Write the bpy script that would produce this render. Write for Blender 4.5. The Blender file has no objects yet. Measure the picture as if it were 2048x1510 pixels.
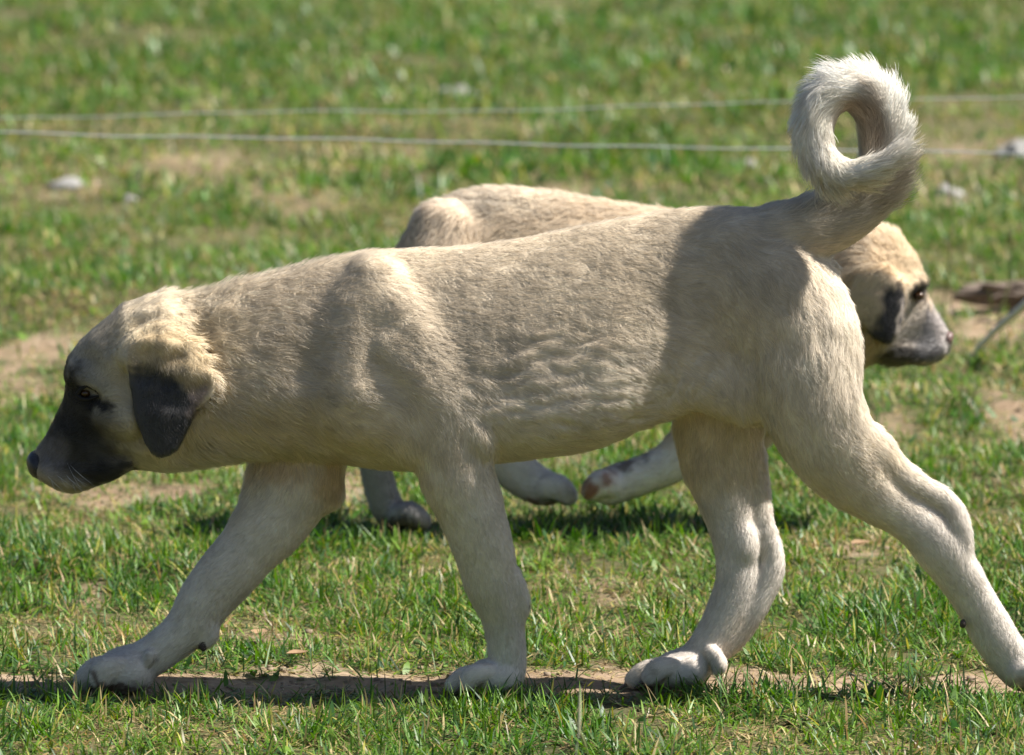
import bpy, math, random
import numpy as np
from mathutils import Vector, kdtree

# ------------------------------------------------------------------ camera, sky, sun, exposure
random.seed(4)
rng = np.random.default_rng(11)
SC = bpy.context.scene
COL = SC.collection
FPX, CAM_D, CAM_H = 10680.0, 6.0, 1.16           # focal length in photo pixels, distance, eye height
PITCH = math.atan(CAM_H / CAM_D) - math.atan((1388 - 755) / FPX)
cam_data = bpy.data.cameras.new('camera')
cam = bpy.data.objects.new('camera', cam_data)
COL.objects.link(cam)
cam.location = (0, -CAM_D, CAM_H)
cam.rotation_euler = (math.pi / 2 - PITCH, 0, 0)
cam_data.sensor_width = 36.0
cam_data.lens = FPX / 2048 * 36.0
cam_data.clip_start, cam_data.clip_end = 0.1, 2000
cam_data.dof.use_dof = True
cam_data.dof.focus_distance = 5.98
cam_data.dof.aperture_fstop = 8.0
cam_data.dof.aperture_blades = 7
SC.camera = cam

SUN = Vector((0.61, -0.02, 0.79)).normalized()     # towards the sun
world = bpy.data.worlds.new('World')
SC.world = world
world.use_nodes = True
nt = world.node_tree
sky = nt.nodes.new('ShaderNodeTexSky')
sky.sky_type = 'NISHITA'
sky.sun_disc = False
sky.sun_elevation = math.asin(SUN.z)
sky.sun_rotation = math.atan2(SUN.x, SUN.y)
bg = nt.nodes['Background']
nt.links.new(sky.outputs[0], bg.inputs[0])
bg.inputs[1].default_value = 0.050
sun_data = bpy.data.lights.new('sun', 'SUN')
sun_data.energy = 5.0
sun_data.angle = math.radians(0.53)
sun_data.color = (1.0, 0.955, 0.88)
sun = bpy.data.objects.new('sun', sun_data)
COL.objects.link(sun)
sun.rotation_euler = SUN.to_track_quat('Z', 'Y').to_euler()
sun.location = (3, -1, 4)
SC.view_settings.view_transform = 'Standard'
SC.view_settings.look = 'None'
SC.view_settings.gamma = 1.0
SC.view_settings.exposure = 1.12
SC.view_settings.use_curve_mapping = False
SC.render.engine = 'CYCLES'
cy = SC.cycles
cy.use_denoising = True
cy.max_bounces = 10
cy.transparent_max_bounces = 8
cy.diffuse_bounces = 3
cy.glossy_bounces = 4
cy.transmission_bounces = 8
cy.caustics_reflective = cy.caustics_refractive = False
SC.cycles_curves.shape = 'RIBBONS'
SC.cycles_curves.subdivisions = 2
SC.render.film_transparent = False

# ------------------------------------------------------------------ geometry of the view (only to measure with)
_sp, _cp = math.sin(PITCH), math.cos(PITCH)


def at(u, v, Y):
    """World point seen at photo pixel (u, v) at depth Y."""
    u, v, Y = np.broadcast_arrays(*[np.asarray(a, float) for a in (u, v, Y)])
    a, b = u - 1024.0, 755.0 - v
    dy = FPX * _cp + b * _sp
    dz = -FPX * _sp + b * _cp
    t = (Y + CAM_D) / dy
    return np.stack([a * t, Y, CAM_H + dz * t], -1)


def on_ground(u, v):
    b = 755.0 - v
    dy = FPX * _cp + b * _sp
    dz = -FPX * _sp + b * _cp
    t = -CAM_H / dz
    return np.array([(u - 1024.0) * t, dy * t - CAM_D, 0.0])


def to_px(p):
    x, y, z = p[..., 0], p[..., 1] + CAM_D, p[..., 2] - CAM_H
    f = y * _cp - z * _sp
    h = y * _sp + z * _cp
    return np.stack([1024 + FPX * x / f, 755 - FPX * h / f], -1)


def wave_noise(p, scale, seed, n=14):
    """Cheap smooth noise in about -1..1: a sum of randomly turned waves."""
    r = np.random.default_rng(seed)
    k = r.normal(size=(n, p.shape[-1]))
    k /= np.linalg.norm(k, axis=1, keepdims=True)
    k *= (r.uniform(0.5, 1.6, size=(n, 1)) * 2 * math.pi / scale)
    ph = r.uniform(0, 2 * math.pi, n)
    out = np.zeros(p.shape[:-1])
    for i in range(n):
        out += np.sin(p @ k[i] + ph[i])
    return out / math.sqrt(n / 2) / 1.6


def smooth01(a, b, x):
    t = np.clip((x - a) / (b - a), 0, 1)
    return t * t * (3 - 2 * t)


# ------------------------------------------------------------------ materials
def new_mat(name):
    m = bpy.data.materials.new(name)
    m.use_nodes = True
    nt = m.node_tree
    nt.nodes.clear()
    out = nt.nodes.new('ShaderNodeOutputMaterial')
    return m, nt, out


def N(nt, kind, **kw):
    n = nt.nodes.new(kind)
    for k, v in kw.items():
        if hasattr(n, k):
            setattr(n, k, v)
        else:
            n.inputs[k].default_value = v
    return n


def mat_plain(name, col, rough=0.6, spec=0.5, var=0.25, scale=60, coat=0.0):
    m, nt, out = new_mat(name)
    b = N(nt, 'ShaderNodeBsdfPrincipled', Roughness=rough)
    b.inputs['Specular IOR Level'].default_value = spec
    b.inputs['Coat Weight'].default_value = coat
    tc = N(nt, 'ShaderNodeTexCoord')
    no = N(nt, 'ShaderNodeTexNoise', Scale=scale, Detail=5.0)
    nt.links.new(tc.outputs['Object'], no.inputs['Vector'])
    mx = N(nt, 'ShaderNodeMix', data_type='RGBA')
    nt.links.new(no.outputs['Fac'], mx.inputs['Factor'])
    mx.inputs['A'].default_value = tuple(c * (1 - var) for c in col) + (1,)
    mx.inputs['B'].default_value = tuple(min(1, c * (1 + var)) for c in col) + (1,)
    nt.links.new(mx.outputs['Result'], b.inputs['Base Color'])
    bp = N(nt, 'ShaderNodeBump', Strength=0.35, Distance=0.002)
    nt.links.new(no.outputs['Fac'], bp.inputs['Height'])
    nt.links.new(bp.outputs['Normal'], b.inputs['Normal'])
    nt.links.new(b.outputs[0], out.inputs[0])
    return m


def mat_skin():
    m, nt, out = new_mat('coat_underlay')
    b = N(nt, 'ShaderNodeBsdfPrincipled', Roughness=0.8)
    b.inputs['Specular IOR Level'].default_value = 0.15
    a = N(nt, 'ShaderNodeAttribute', attribute_name='coat')
    nt.links.new(a.outputs['Color'], b.inputs['Base Color'])
    nt.links.new(b.outputs[0], out.inputs[0])
    return m


def mat_fur():
    m, nt, out = new_mat('fur')
    a = N(nt, 'ShaderNodeAttribute', attribute_name='coat')
    h = N(nt, 'ShaderNodeBsdfHairPrincipled')
    h.model = 'CHIANG'
    h.parametrization = 'COLOR'
    h.inputs['Roughness'].default_value = 0.45
    h.inputs['Radial Roughness'].default_value = 0.6
    h.inputs['Coat'].default_value = 0.0
    h.inputs['Random Roughness'].default_value = 0.2
    nt.links.new(a.outputs['Color'], h.inputs['Color'])
    d = N(nt, 'ShaderNodeBsdfDiffuse')
    nt.links.new(a.outputs['Color'], d.inputs['Color'])
    lay = N(nt, 'ShaderNodeAttribute', attribute_name='coat_normal')     # hairs scatter about the lie of the coat
    nt.links.new(lay.outputs['Vector'], d.inputs['Normal'])
    mx = N(nt, 'ShaderNodeMixShader')
    mx.inputs[0].default_value = 0.22
    nt.links.new(d.outputs[0], mx.inputs[1])
    nt.links.new(h.outputs[0], mx.inputs[2])
    nt.links.new(mx.outputs[0], out.inputs[0])
    return m


def mat_grass():
    m, nt, out = new_mat('grass_blade')
    a = N(nt, 'ShaderNodeAttribute', attribute_name='tint')
    b = N(nt, 'ShaderNodeBsdfPrincipled', Roughness=0.45)
    b.inputs['Specular IOR Level'].default_value = 0.42
    t = N(nt, 'ShaderNodeBsdfTranslucent')
    hs = N(nt, 'ShaderNodeHueSaturation', Saturation=1.15, Value=1.25)
    nt.links.new(a.outputs['Color'], b.inputs['Base Color'])
    nt.links.new(a.outputs['Color'], hs.inputs['Color'])
    nt.links.new(hs.outputs[0], t.inputs['Color'])
    mx = N(nt, 'ShaderNodeMixShader')
    mx.inputs[0].default_value = 0.33
    nt.links.new(b.outputs[0], mx.inputs[1])
    nt.links.new(t.outputs[0], mx.inputs[2])
    nt.links.new(mx.outputs[0], out.inputs[0])
    return m


def mat_ground():
    m, nt, out = new_mat('soil')
    b = N(nt, 'ShaderNodeBsdfPrincipled', Roughness=0.95)
    b.inputs['Specular IOR Level'].default_value = 0.1
    tc = N(nt, 'ShaderNodeTexCoord')
    n1 = N(nt, 'ShaderNodeTexNoise', Scale=3.5, Detail=8.0, Roughness=0.65)
    n2 = N(nt, 'ShaderNodeTexNoise', Scale=90.0, Detail=6.0, Roughness=0.7)
    for n in (n1, n2):
        nt.links.new(tc.outputs['Object'], n.inputs['Vector'])
    cr = N(nt, 'ShaderNodeValToRGB')
    e = cr.color_ramp.elements
    e[0].position, e[0].color = 0.3, (0.22, 0.15, 0.10, 1)
    e[1].position, e[1].color = 0.75, (0.40, 0.31, 0.215, 1)
    mid = cr.color_ramp.elements.new(0.5)
    mid.color = (0.31, 0.225, 0.15, 1)
    nt.links.new(n1.outputs['Fac'], cr.inputs[0])
    mx = N(nt, 'ShaderNodeMix', data_type='RGBA', blend_type='OVERLAY')
    mx.inputs['Factor'].default_value = 0.55
    nt.links.new(cr.outputs[0], mx.inputs['A'])
    nt.links.new(n2.outputs['Color'], mx.inputs['B'])
    g2 = N(nt, 'ShaderNodeRGBToBW')
    nt.links.new(n2.outputs['Color'], g2.inputs[0])
    nt.links.new(g2.outputs[0], mx.inputs['B'])
    # thatch and short turf tint where the lawn grows
    at_ = N(nt, 'ShaderNodeAttribute', attribute_name='turf')
    th = N(nt, 'ShaderNodeMix', data_type='RGBA')
    nt.links.new(at_.outputs['Fac'], th.inputs['Factor'])
    nt.links.new(mx.outputs['Result'], th.inputs['A'])
    tn = N(nt, 'ShaderNodeMix', data_type='RGBA')
    nt.links.new(n2.outputs['Fac'], tn.inputs['Factor'])
    tn.inputs['A'].default_value = (0.035, 0.045, 0.014, 1)
    tn.inputs['B'].default_value = (0.095, 0.100, 0.038, 1)
    nt.links.new(tn.outputs['Result'], th.inputs['B'])
    nt.links.new(th.outputs['Result'], b.inputs['Base Color'])
    bp = N(nt, 'ShaderNodeBump', Strength=0.8, Distance=0.006)
    nt.links.new(n2.outputs['Fac'], bp.inputs['Height'])
    nt.links.new(bp.outputs['Normal'], b.inputs['Normal'])
    nt.links.new(b.outputs[0], out.inputs[0])
    return m


M_SKIN, M_FUR, M_GRASS, M_GROUND = mat_skin(), mat_fur(), mat_grass(), mat_ground()
M_NOSE = mat_plain('nose_leather', (0.018, 0.017, 0.018), 0.42, 0.5, 0.4, 500)
M_NOSE_PINK = mat_plain('pink_nose_leather', (0.13, 0.075, 0.065), 0.45, 0.5, 0.3, 400)
M_PAD = mat_plain('paw_pad', (0.06, 0.042, 0.036), 0.7, 0.4, 0.4, 300)
M_LID = mat_plain('eyelid', (0.02, 0.018, 0.017), 0.8, 0.15, 0.3, 300)
M_CLAW = mat_plain('claw', (0.10, 0.075, 0.06), 0.4, 0.5, 0.3, 200)
M_EYE, _nt, _out = new_mat('eye')
_b = N(_nt, 'ShaderNodeBsdfPrincipled', Roughness=0.10)
_tc, _gr = N(_nt, 'ShaderNodeTexCoord'), N(_nt, 'ShaderNodeTexNoise', Scale=220.0)
_cr = N(_nt, 'ShaderNodeValToRGB')
_cr.color_ramp.elements[0].color, _cr.color_ramp.elements[1].color = (0.012, 0.007, 0.004, 1), (0.07, 0.032, 0.010, 1)
_nt.links.new(_tc.outputs['Object'], _gr.inputs['Vector'])
_nt.links.new(_gr.outputs['Fac'], _cr.inputs[0])
_nt.links.new(_cr.outputs[0], _b.inputs['Base Color'])
_nt.links.new(_b.outputs[0], _out.inputs[0])
M_WIRE = mat_plain('galvanised_wire', (0.42, 0.43, 0.45), 0.4, 0.6, 0.2, 40)
M_STICK = mat_plain('weathered_stick', (0.66, 0.61, 0.57), 0.85, 0.3, 0.4, 90)
M_STONE = mat_plain('pale_stone', (0.30, 0.29, 0.275), 0.9, 0.2, 0.5, 45)
M_CLOD = mat_plain('soil_clod', (0.25, 0.19, 0.135), 0.95, 0.1, 0.35, 120)
M_CLOD_DARK = mat_plain('grey_soil_clod', (0.16, 0.125, 0.10), 0.95, 0.1, 0.5, 70)
M_STRAW = mat_plain('pale_straw', (0.36, 0.36, 0.24), 0.6, 0.3, 0.3, 90)
M_STEM = mat_plain('seed_stem', (0.13, 0.14, 0.05), 0.6, 0.3, 0.3, 90)
M_LEAF = mat_plain('dry_leaf', (0.28, 0.18, 0.10), 0.75, 0.3, 0.35, 150)
M_PETAL = mat_plain('white_petal', (0.78, 0.78, 0.74), 0.6, 0.3, 0.1, 60)
M_HEART = mat_plain('yellow_flower_heart', (0.55, 0.36, 0.03), 0.7, 0.3, 0.3, 200)


def tag(o, label=None, cat=None, group=None, kind=None):
    if label: o['label'] = label
    if cat: o['category'] = cat
    if group: o['group'] = group
    if kind: o['kind'] = kind
    return o


def link(name, data, mat=None, parent=None, loc=None):
    o = bpy.data.objects.new(name, data)
    COL.objects.link(o)
    if mat is not None:
        data.materials.append(mat)
    if loc is not None:
        o.location = loc
    if parent is not None:
        o.parent = parent
    return o


def mesh_np(name, V, F, smooth=True):
    """Mesh from a vertex array and one face array (all faces the same size)."""
    me = bpy.data.meshes.new(name)
    V = np.asarray(V, np.float32)
    F = np.asarray(F, np.int32)
    me.vertices.add(len(V))
    me.vertices.foreach_set('co', V.ravel())
    k = F.shape[1]
    me.loops.add(F.size)
    me.loops.foreach_set('vertex_index', F.ravel())
    me.polygons.add(len(F))
    me.polygons.foreach_set('loop_start', np.arange(0, F.size, k, dtype=np.int32))
    if smooth:
        me.polygons.foreach_set('use_smooth', np.ones(len(F), bool))
    me.update(calc_edges=True)
    return me


def put_color(data, name, col, domain):
    a = data.attributes.new(name, 'FLOAT_COLOR', domain)
    c = np.ones((len(col), 4), np.float32)
    c[:, :3] = col
    a.data.foreach_set('color', c.ravel())


# ------------------------------------------------------------------ sculpting: smooth-blended distance fields -> one continuous mesh
def vertex_normals(V, F):
    fn = np.cross(V[F[:, 2]] - V[F[:, 0]], V[F[:, 3]] - V[F[:, 1]])
    nor = np.zeros_like(V)
    for q in range(3):
        for c in range(4):
            nor[:, q] += np.bincount(F[:, c], fn[:, q], len(V))
    return nor / (np.linalg.norm(nor, axis=1, keepdims=True) + 1e-12)


class Sculpt:
    BIG = 0.09

    def __init__(self, lo, hi, h):
        self.lo, self.h = np.array(lo, float), h
        self.n = np.ceil((np.array(hi) - self.lo) / h).astype(int) + 1
        self.f = np.full(self.n, self.BIG, np.float32)
        self.ax = [(self.lo[i] + h * np.arange(self.n[i])).astype(np.float32) for i in range(3)]
        self.flow_p, self.flow_d = [], []

    def box(self, lo, hi):
        i0 = np.clip(np.floor((np.array(lo) - self.lo) / self.h).astype(int), 0, self.n - 1)
        i1 = np.clip(np.ceil((np.array(hi) - self.lo) / self.h).astype(int) + 1, 1, self.n)
        sl = tuple(slice(a, b) for a, b in zip(i0, i1))
        X = self.ax[0][sl[0]][:, None, None]
        Y = self.ax[1][sl[1]][None, :, None]
        Z = self.ax[2][sl[2]][None, None, :]
        return sl, X, Y, Z

    def join(self, sl, d, k, cut=False):
        a = self.f[sl]
        if cut:
            d = -d
            h = np.maximum(k - np.abs(a - d), 0) / k
            self.f[sl] = np.maximum(a, d) + h * h * k * 0.25
        else:
            h = np.maximum(k - np.abs(a - d), 0) / k
            self.f[sl] = np.minimum(a, d) - h * h * k * 0.25

    def cone(self, a, ra, b, rb, k, sy=1.0, cut=False):
        m = max(ra, rb) * max(1, sy) + k + 0.004
        lo, hi = np.minimum(a, b) - m, np.maximum(a, b) + m
        sl, X, Y, Z = self.box(lo, hi)
        if 0 in self.f[sl].shape:
            return
        ba = np.array(b) - np.array(a)
        bay = ba[1] / sy
        L2 = max(1e-9, ba[0] ** 2 + bay ** 2 + ba[2] ** 2)
        px, py, pz = X - a[0], (Y - a[1]) / sy, Z - a[2]
        t = np.clip((px * ba[0] + py * bay + pz * ba[2]) / L2, 0, 1)
        d = np.sqrt((px - t * ba[0]) ** 2 + (py - t * bay) ** 2 + (pz - t * ba[2]) ** 2) - (ra + (rb - ra) * t)
        self.join(sl, d.astype(np.float32), k, cut)

    def chain(self, P, R, k, sy=1.0, sub=3, flow=True, cut=False):
        """Tapered limb through points P with radii R, rounded by Catmull-Rom."""
        P, R = np.asarray(P, float), np.asarray(R, float)
        Q = np.vstack([2 * P[0] - P[1], P, 2 * P[-1] - P[-2]])
        RR = np.concatenate([[R[0]], R, [R[-1]]])
        pts, rad = [], []
        for i in range(len(P) - 1):
            for s in range(sub):
                t = s / sub
                c = lambda a, b, c_, d: 0.5 * (2 * b + (c_ - a) * t + (2 * a - 5 * b + 4 * c_ - d) * t * t + (3 * b - a - 3 * c_ + d) * t ** 3)
                pts.append(c(Q[i], Q[i + 1], Q[i + 2], Q[i + 3]))
                rad.append(R[i] + (R[i + 1] - R[i]) * (t * t * (3 - 2 * t)))
        pts.append(P[-1]); rad.append(R[-1])
        if len(pts) > 2:                                   # join inside first, then blend as one limb
            m = max(rad) * max(1, sy) + k + 0.004
            pts = np.array(pts)
            sl, X, Y, Z = self.box(pts.min(0) - m, pts.max(0) + m)
            D = np.full(self.f[sl].shape, 1.0, np.float32)
            if D.size:
                keep_f, keep_lo, keep_n, keep_ax = self.f, self.lo, self.n, self.ax
                self.f, self.lo = D, np.array([X.flat[0], Y.flat[0], Z.flat[0]], float)
                self.n = np.array(D.shape)
                self.ax = [X.ravel(), Y.ravel(), Z.ravel()]
                for a, b, ra, rb in zip(pts[:-1], pts[1:], rad[:-1], rad[1:]):
                    self.cone(a, ra, b, rb, 0.002 + 0.15 * min(ra, rb), sy)
                self.f, self.lo, self.n, self.ax = keep_f, keep_lo, keep_n, keep_ax
                self.join(sl, D, k, cut)
        else:
            self.cone(pts[0], rad[0], pts[1], rad[1], k, sy, cut)
        if flow and not cut:
            pts = np.array(pts)
            d = np.gradient(pts, axis=0)
            for p, r, t in zip(pts, rad, d):
                t = t / (np.linalg.norm(t) + 1e-9)
                s = np.cross(t, [0, 1, 0]); s /= (np.linalg.norm(s) + 1e-9)
                for q in (p + np.array([0, -r * sy, 0]), p + np.array([0, r * sy, 0]), p + s * r, p - s * r):
                    self.flow_p.append(q); self.flow_d.append(t)

    def loft(self, x, top, bot, wide, hw, y0, k, n_up=1.5):
        """Trunk of upright egg-shaped slices along X."""
        xs = self.ax[0]
        dense = np.linspace(x[0], x[-1], 400)
        ker = np.hanning(41); ker /= ker.sum()
        def curve(c):
            d = np.interp(dense, x, c)
            d = np.convolve(np.pad(d, 20, mode='reflect', reflect_type='odd'), ker, 'valid')
            return np.interp(xs, dense, d)
        T, B, W, HW = (curve(c)[:, None, None].astype(np.float32) for c in (top, bot, wide, hw))
        HW = np.maximum(HW, 0.004)
        Y = self.ax[1][None, :, None]
        Z = self.ax[2][None, None, :]
        a = np.where(Z > W, np.maximum(T - W, 0.004), np.maximum(W - B, 0.004))
        qy, qz = (Y - y0) / HW, (Z - W) / a
        n = np.where(Z > W, n_up, 2.0).astype(np.float32)
        ay, az = np.abs(qy) + 1e-5, np.abs(qz) + 1e-5
        k0 = (ay ** n + az ** n) ** (1 / n)
        g = k0 ** (1 - n) * np.sqrt((ay ** (n - 1) / HW) ** 2 + (az ** (n - 1) / a) ** 2) + 1e-6
        d = (k0 - 1) / g
        dx = np.maximum(np.maximum(x[0] - xs, xs - x[-1]), 0)[:, None, None]
        d = np.where(dx > 0, np.sqrt(np.maximum(d, 0) ** 2 + dx ** 2), d)
        sl = (slice(None),) * 3
        self.join(sl, d.astype(np.float32), k)

    def poly2d(self, XZ):
        x, z = np.meshgrid(self.ax[0], self.ax[2], indexing='ij')
        d2 = np.full(x.shape, 1e9); inside = np.zeros(x.shape, bool)
        n = len(XZ)
        for i in range(n):
            a, b = XZ[i], XZ[(i + 1) % n]
            e = b - a
            t = np.clip(((x - a[0]) * e[0] + (z - a[1]) * e[1]) / (e @ e), 0, 1)
            d2 = np.minimum(d2, (x - a[0] - t * e[0]) ** 2 + (z - a[1] - t * e[1]) ** 2)
            c = ((a[1] > z) != (b[1] > z))
            with np.errstate(divide='ignore', invalid='ignore'):
                xi = a[0] + (z - a[1]) * e[0] / e[1]
            inside ^= c & (x < xi)
        d = np.sqrt(d2)
        return x, z, np.where(inside, -d, d)

    def inflate(self, XZ, ctrl, R, y0, k):
        """Round body from a side outline and a map of half-widths ctrl = (x, z, half width)."""
        x, z, d2 = self.poly2d(XZ)
        num = np.zeros(x.shape); den = np.zeros(x.shape)
        for cx, cz, hw in ctrl:
            w = 1.0 / ((x - cx) ** 2 + (z - cz) ** 2 + 1e-4) ** 1.5
            num += w * hw; den += w
        hw = (num / den).astype(np.float32)[:, None, :]
        q = np.maximum(0, 1 + d2 / R).astype(np.float32)[:, None, :]
        Y = np.abs(self.ax[1][None, :, None] - y0)
        rho = np.sqrt(q * q + (Y / hw) ** 2)
        d = (rho - 1) * np.minimum(R, hw)
        self.join((slice(None),) * 3, d.astype(np.float32), k)

    def flap(self, XZ, yc, thick, y0, k, bulge, sides=(-1, 1)):
        """Hanging ear leather: a thin curved plate with the given outline at |y| = yc(x, z)."""
        x, z, d2 = self.poly2d(XZ)
        c = (yc(x, z) + bulge * np.clip(-d2 / 0.03, 0, 1)).astype(np.float32)[:, None, :]
        D2 = d2.astype(np.float32)[:, None, :] + thick * 0.6
        for s in sides:
            Y = (self.ax[1][None, :, None] - y0) * s
            dy = np.abs(Y - c) - thick * 0.4
            d = np.minimum(np.maximum(D2, dy), 0) + np.sqrt(np.maximum(D2, 0) ** 2 + np.maximum(dy, 0) ** 2) - thick * 0.6
            self.join((slice(None),) * 3, d.astype(np.float32), k)

    def mesh(self, relax=2):
        f = self.f
        s = f < 0
        nx, ny, nz = f.shape
        c = [s[i:nx - 1 + i, j:ny - 1 + j, l:nz - 1 + l] for i in (0, 1) for j in (0, 1) for l in (0, 1)]
        anyv = np.zeros(c[0].shape, bool); allv = np.ones(c[0].shape, bool)
        for q in c:
            anyv |= q; allv &= q
        act = anyv & ~allv
        I = np.argwhere(act)
        idx = np.full(act.shape, -1, np.int64)
        idx[act] = np.arange(len(I))
        corners = [(i, j, l) for i in (0, 1) for j in (0, 1) for l in (0, 1)]
        val = np.stack([f[I[:, 0] + i, I[:, 1] + j, I[:, 2] + l] for i, j, l in corners], 1)
        acc = np.zeros((len(I), 3)); cnt = np.zeros(len(I))
        for a in range(8):
            for b in range(a + 1, 8):
                da = np.array(corners[b]) - np.array(corners[a])
                if np.abs(da).sum() != 1:
                    continue
                m = (val[:, a] < 0) != (val[:, b] < 0)
                t = val[m, a] / (val[m, a] - val[m, b])
                acc[m] += np.array(corners[a]) + t[:, None] * da
                cnt[m] += 1
        V = self.lo + self.h * (I + acc / cnt[:, None])
        quads = []
        for ax in range(3):
            o = [q for q in range(3) if q != ax]
            s0 = np.take(s, range(0, s.shape[ax] - 1), ax)
            s1 = np.take(s, range(1, s.shape[ax]), ax)
            E = np.argwhere(s0 != s1)
            ok = np.all([(E[:, q] > 0) & (E[:, q] < s.shape[q] - 1) for q in o], 0)
            E = E[ok]
            sg = s0[E[:, 0], E[:, 1], E[:, 2]]
            q4 = []
            for d0, d1 in ((1, 1), (0, 1), (0, 0), (1, 0)):
                J = E.copy()
                J[:, o[0]] -= d0; J[:, o[1]] -= d1
                q4.append(idx[J[:, 0], J[:, 1], J[:, 2]])
            q4 = np.stack(q4, 1)
            flip = sg if ax != 1 else ~sg
            q4[~flip] = q4[~flip][:, ::-1]
            quads.append(q4)
        F = np.vstack(quads)
        F = F[(F >= 0).all(1)]
        e = np.vstack([F[:, [0, 1]], F[:, [1, 2]], F[:, [2, 3]], F[:, [3, 0]]])
        for _ in range(relax):
            S = np.zeros_like(V); n = np.zeros(len(V))
            for q in range(3):
                S[:, q] = np.bincount(e[:, 0], V[e[:, 1], q], len(V)) + np.bincount(e[:, 1], V[e[:, 0], q], len(V))
            n = np.bincount(e[:, 0], minlength=len(V)) + np.bincount(e[:, 1], minlength=len(V))
            V = V * 0.5 + 0.5 * S / n[:, None]
        return V, F, vertex_normals(V, F)

    def flow(self, V):
        kd = kdtree.KDTree(len(self.flow_p))
        for i, p in enumerate(self.flow_p):
            kd.insert(p, i)
        kd.balance()
        D = np.array(self.flow_d)
        out = np.zeros_like(V)
        for i, p in enumerate(V):
            for _, j, d in kd.find_n(p, 5):
                out[i] += D[j] / (d * d + 2e-5)
        return out / (np.linalg.norm(out, axis=1, keepdims=True) + 1e-12)


def paint(U, blobs, base):
    """Coat markings and painted shade: soft ellipses (u, v, ru, rv, turn in degrees, colour, strength, softness)."""
    col = np.tile(np.array(base, float), (len(U), 1))
    for (u, v, ru, rv, ang, c, st, soft) in blobs:
        a = math.radians(ang)
        x, y = U[:, 0] - u, U[:, 1] - v
        p = (x * math.cos(a) + y * math.sin(a)) / ru
        q = (-x * math.sin(a) + y * math.cos(a)) / rv
        r = np.sqrt(p * p + q * q)
        w = st * (1 - smooth01(1 - soft, 1 + soft, r))[:, None]
        col = col * (1 - w) + w * np.array(c)
    return col


def make_fur(name, V, F, nor, flow, col, length, lift, count, parent, radius, seed, rough, jitter=0.12, npt=5, clump=0.34):
    r = np.random.default_rng(seed)
    tri = np.vstack([F[:, [0, 1, 2]], F[:, [0, 2, 3]]])
    A, B, C = V[tri[:, 0]], V[tri[:, 1]], V[tri[:, 2]]
    area = np.linalg.norm(np.cross(B - A, C - A), axis=1)
    dens = area * (1.0 / np.sqrt(np.clip(length[tri].mean(1), 0.003, 1) / 0.014))
    t = r.choice(len(tri), count, p=dens / dens.sum())
    a, b = r.random(count), r.random(count)
    sw = a + b > 1
    a[sw], b[sw] = 1 - a[sw], 1 - b[sw]
    w = np.stack([1 - a - b, a, b], 1)
    mixv = lambda X: (X[tri[t]] * w.reshape(count, 3, *([1] * (X.ndim - 1)))).sum(1)
    P, nn, fl, cc, ln, lf = mixv(V), mixv(nor), mixv(flow), mixv(col), mixv(length), mixv(lift)
    nn /= np.linalg.norm(nn, axis=1, keepdims=True)
    # combing that wanders a little, in locks
    wob = np.stack([wave_noise(P, 0.05, seed + q) for q in range(3)], 1) * 0.22
    ax_, az_ = np.abs(fl[:, :1]) + 1e-3, np.abs(fl[:, 2:]) + 1e-3
    along = ax_ / (ax_ + az_)
    streak = lambda sc, sd: wave_noise(P * np.array([0.28, 1, 1]), sc, sd)[:, None] * along + wave_noise(P * np.array([1, 1, 0.28]), sc, sd + 1)[:, None] * (1 - along)
    fine = np.concatenate([streak(0.011, seed + 10 + 2 * q) for q in range(3)], 1) * clump * mixv(rough)[:, None]
    fl = fl + wob + fine + r.normal(size=(count, 3)) * jitter
    fl -= nn * (fl * nn).sum(1, keepdims=True)
    fl /= np.linalg.norm(fl, axis=1, keepdims=True) + 1e-9
    rg = mixv(rough)
    lf = lf * (1 + 0.25 * rg * streak(0.012, seed + 20)[:, 0]) * r.uniform(0.75, 1.3, count)
    ln = ln * r.uniform(0.55, 1.15, count) * (1 + 0.15 * wave_noise(P, 0.03, seed + 30))
    s = np.linspace(0, 1, npt)[None, :, None]
    sl, cl = np.sin(lf)[:, None, None], np.cos(lf)[:, None, None]
    lnn = ln[:, None, None]
    up = nn[:, None, :] * sl * (1.6 * s - 0.75 * s * s)
    pos = (P - nn * 0.0002)[:, None, :] + lnn * (fl[:, None, :] * cl * s + up)
    sag = r.normal(size=(count, 1, 3)) * 0.06
    sag += nn[:, None, :] * np.maximum(0, -(sag * nn[:, None, :]).sum(-1, keepdims=True))
    pos += lnn * sag * s * s
    cu = bpy.data.hair_curves.new(name)
    cu.add_curves([npt] * count)
    cu.points.foreach_set('position', pos.astype(np.float32).ravel())
    ra = cu.attributes.get('radius') or cu.attributes.new('radius', 'FLOAT', 'POINT')
    prof = np.array([0.9, 1.0, 0.9, 0.65, 0.15])[:npt]
    rad = radius * r.uniform(0.7, 1.3, (count, 1)) * prof[None, :] * np.clip(ln[:, None] / 0.014, 0.7, 1.3)
    ra.data.foreach_set('value', rad.astype(np.float32).ravel())
    shade = (1 + 0.13 * r.normal(size=(count, 1)) + 0.05 * wave_noise(P, 0.04, seed + 40)[:, None] + 0.06 * streak(0.009, seed + 50))
    cc = np.clip(cc * 1.14 * np.clip(shade, 0.45, 1.5), 0.005, 0.93)
    put_color(cu, 'coat', cc, 'CURVE')
    hn = nn + fl * 0.10 + r.normal(size=(count, 3)) * 0.14
    hn /= np.linalg.norm(hn, axis=1, keepdims=True)
    na = cu.attributes.new('coat_normal', 'FLOAT_VECTOR', 'CURVE')
    na.data.foreach_set('vector', hn.astype(np.float32).ravel())
    o = link(name, cu, M_FUR, parent)
    tag(o, kind='stuff')
    return o


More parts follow.
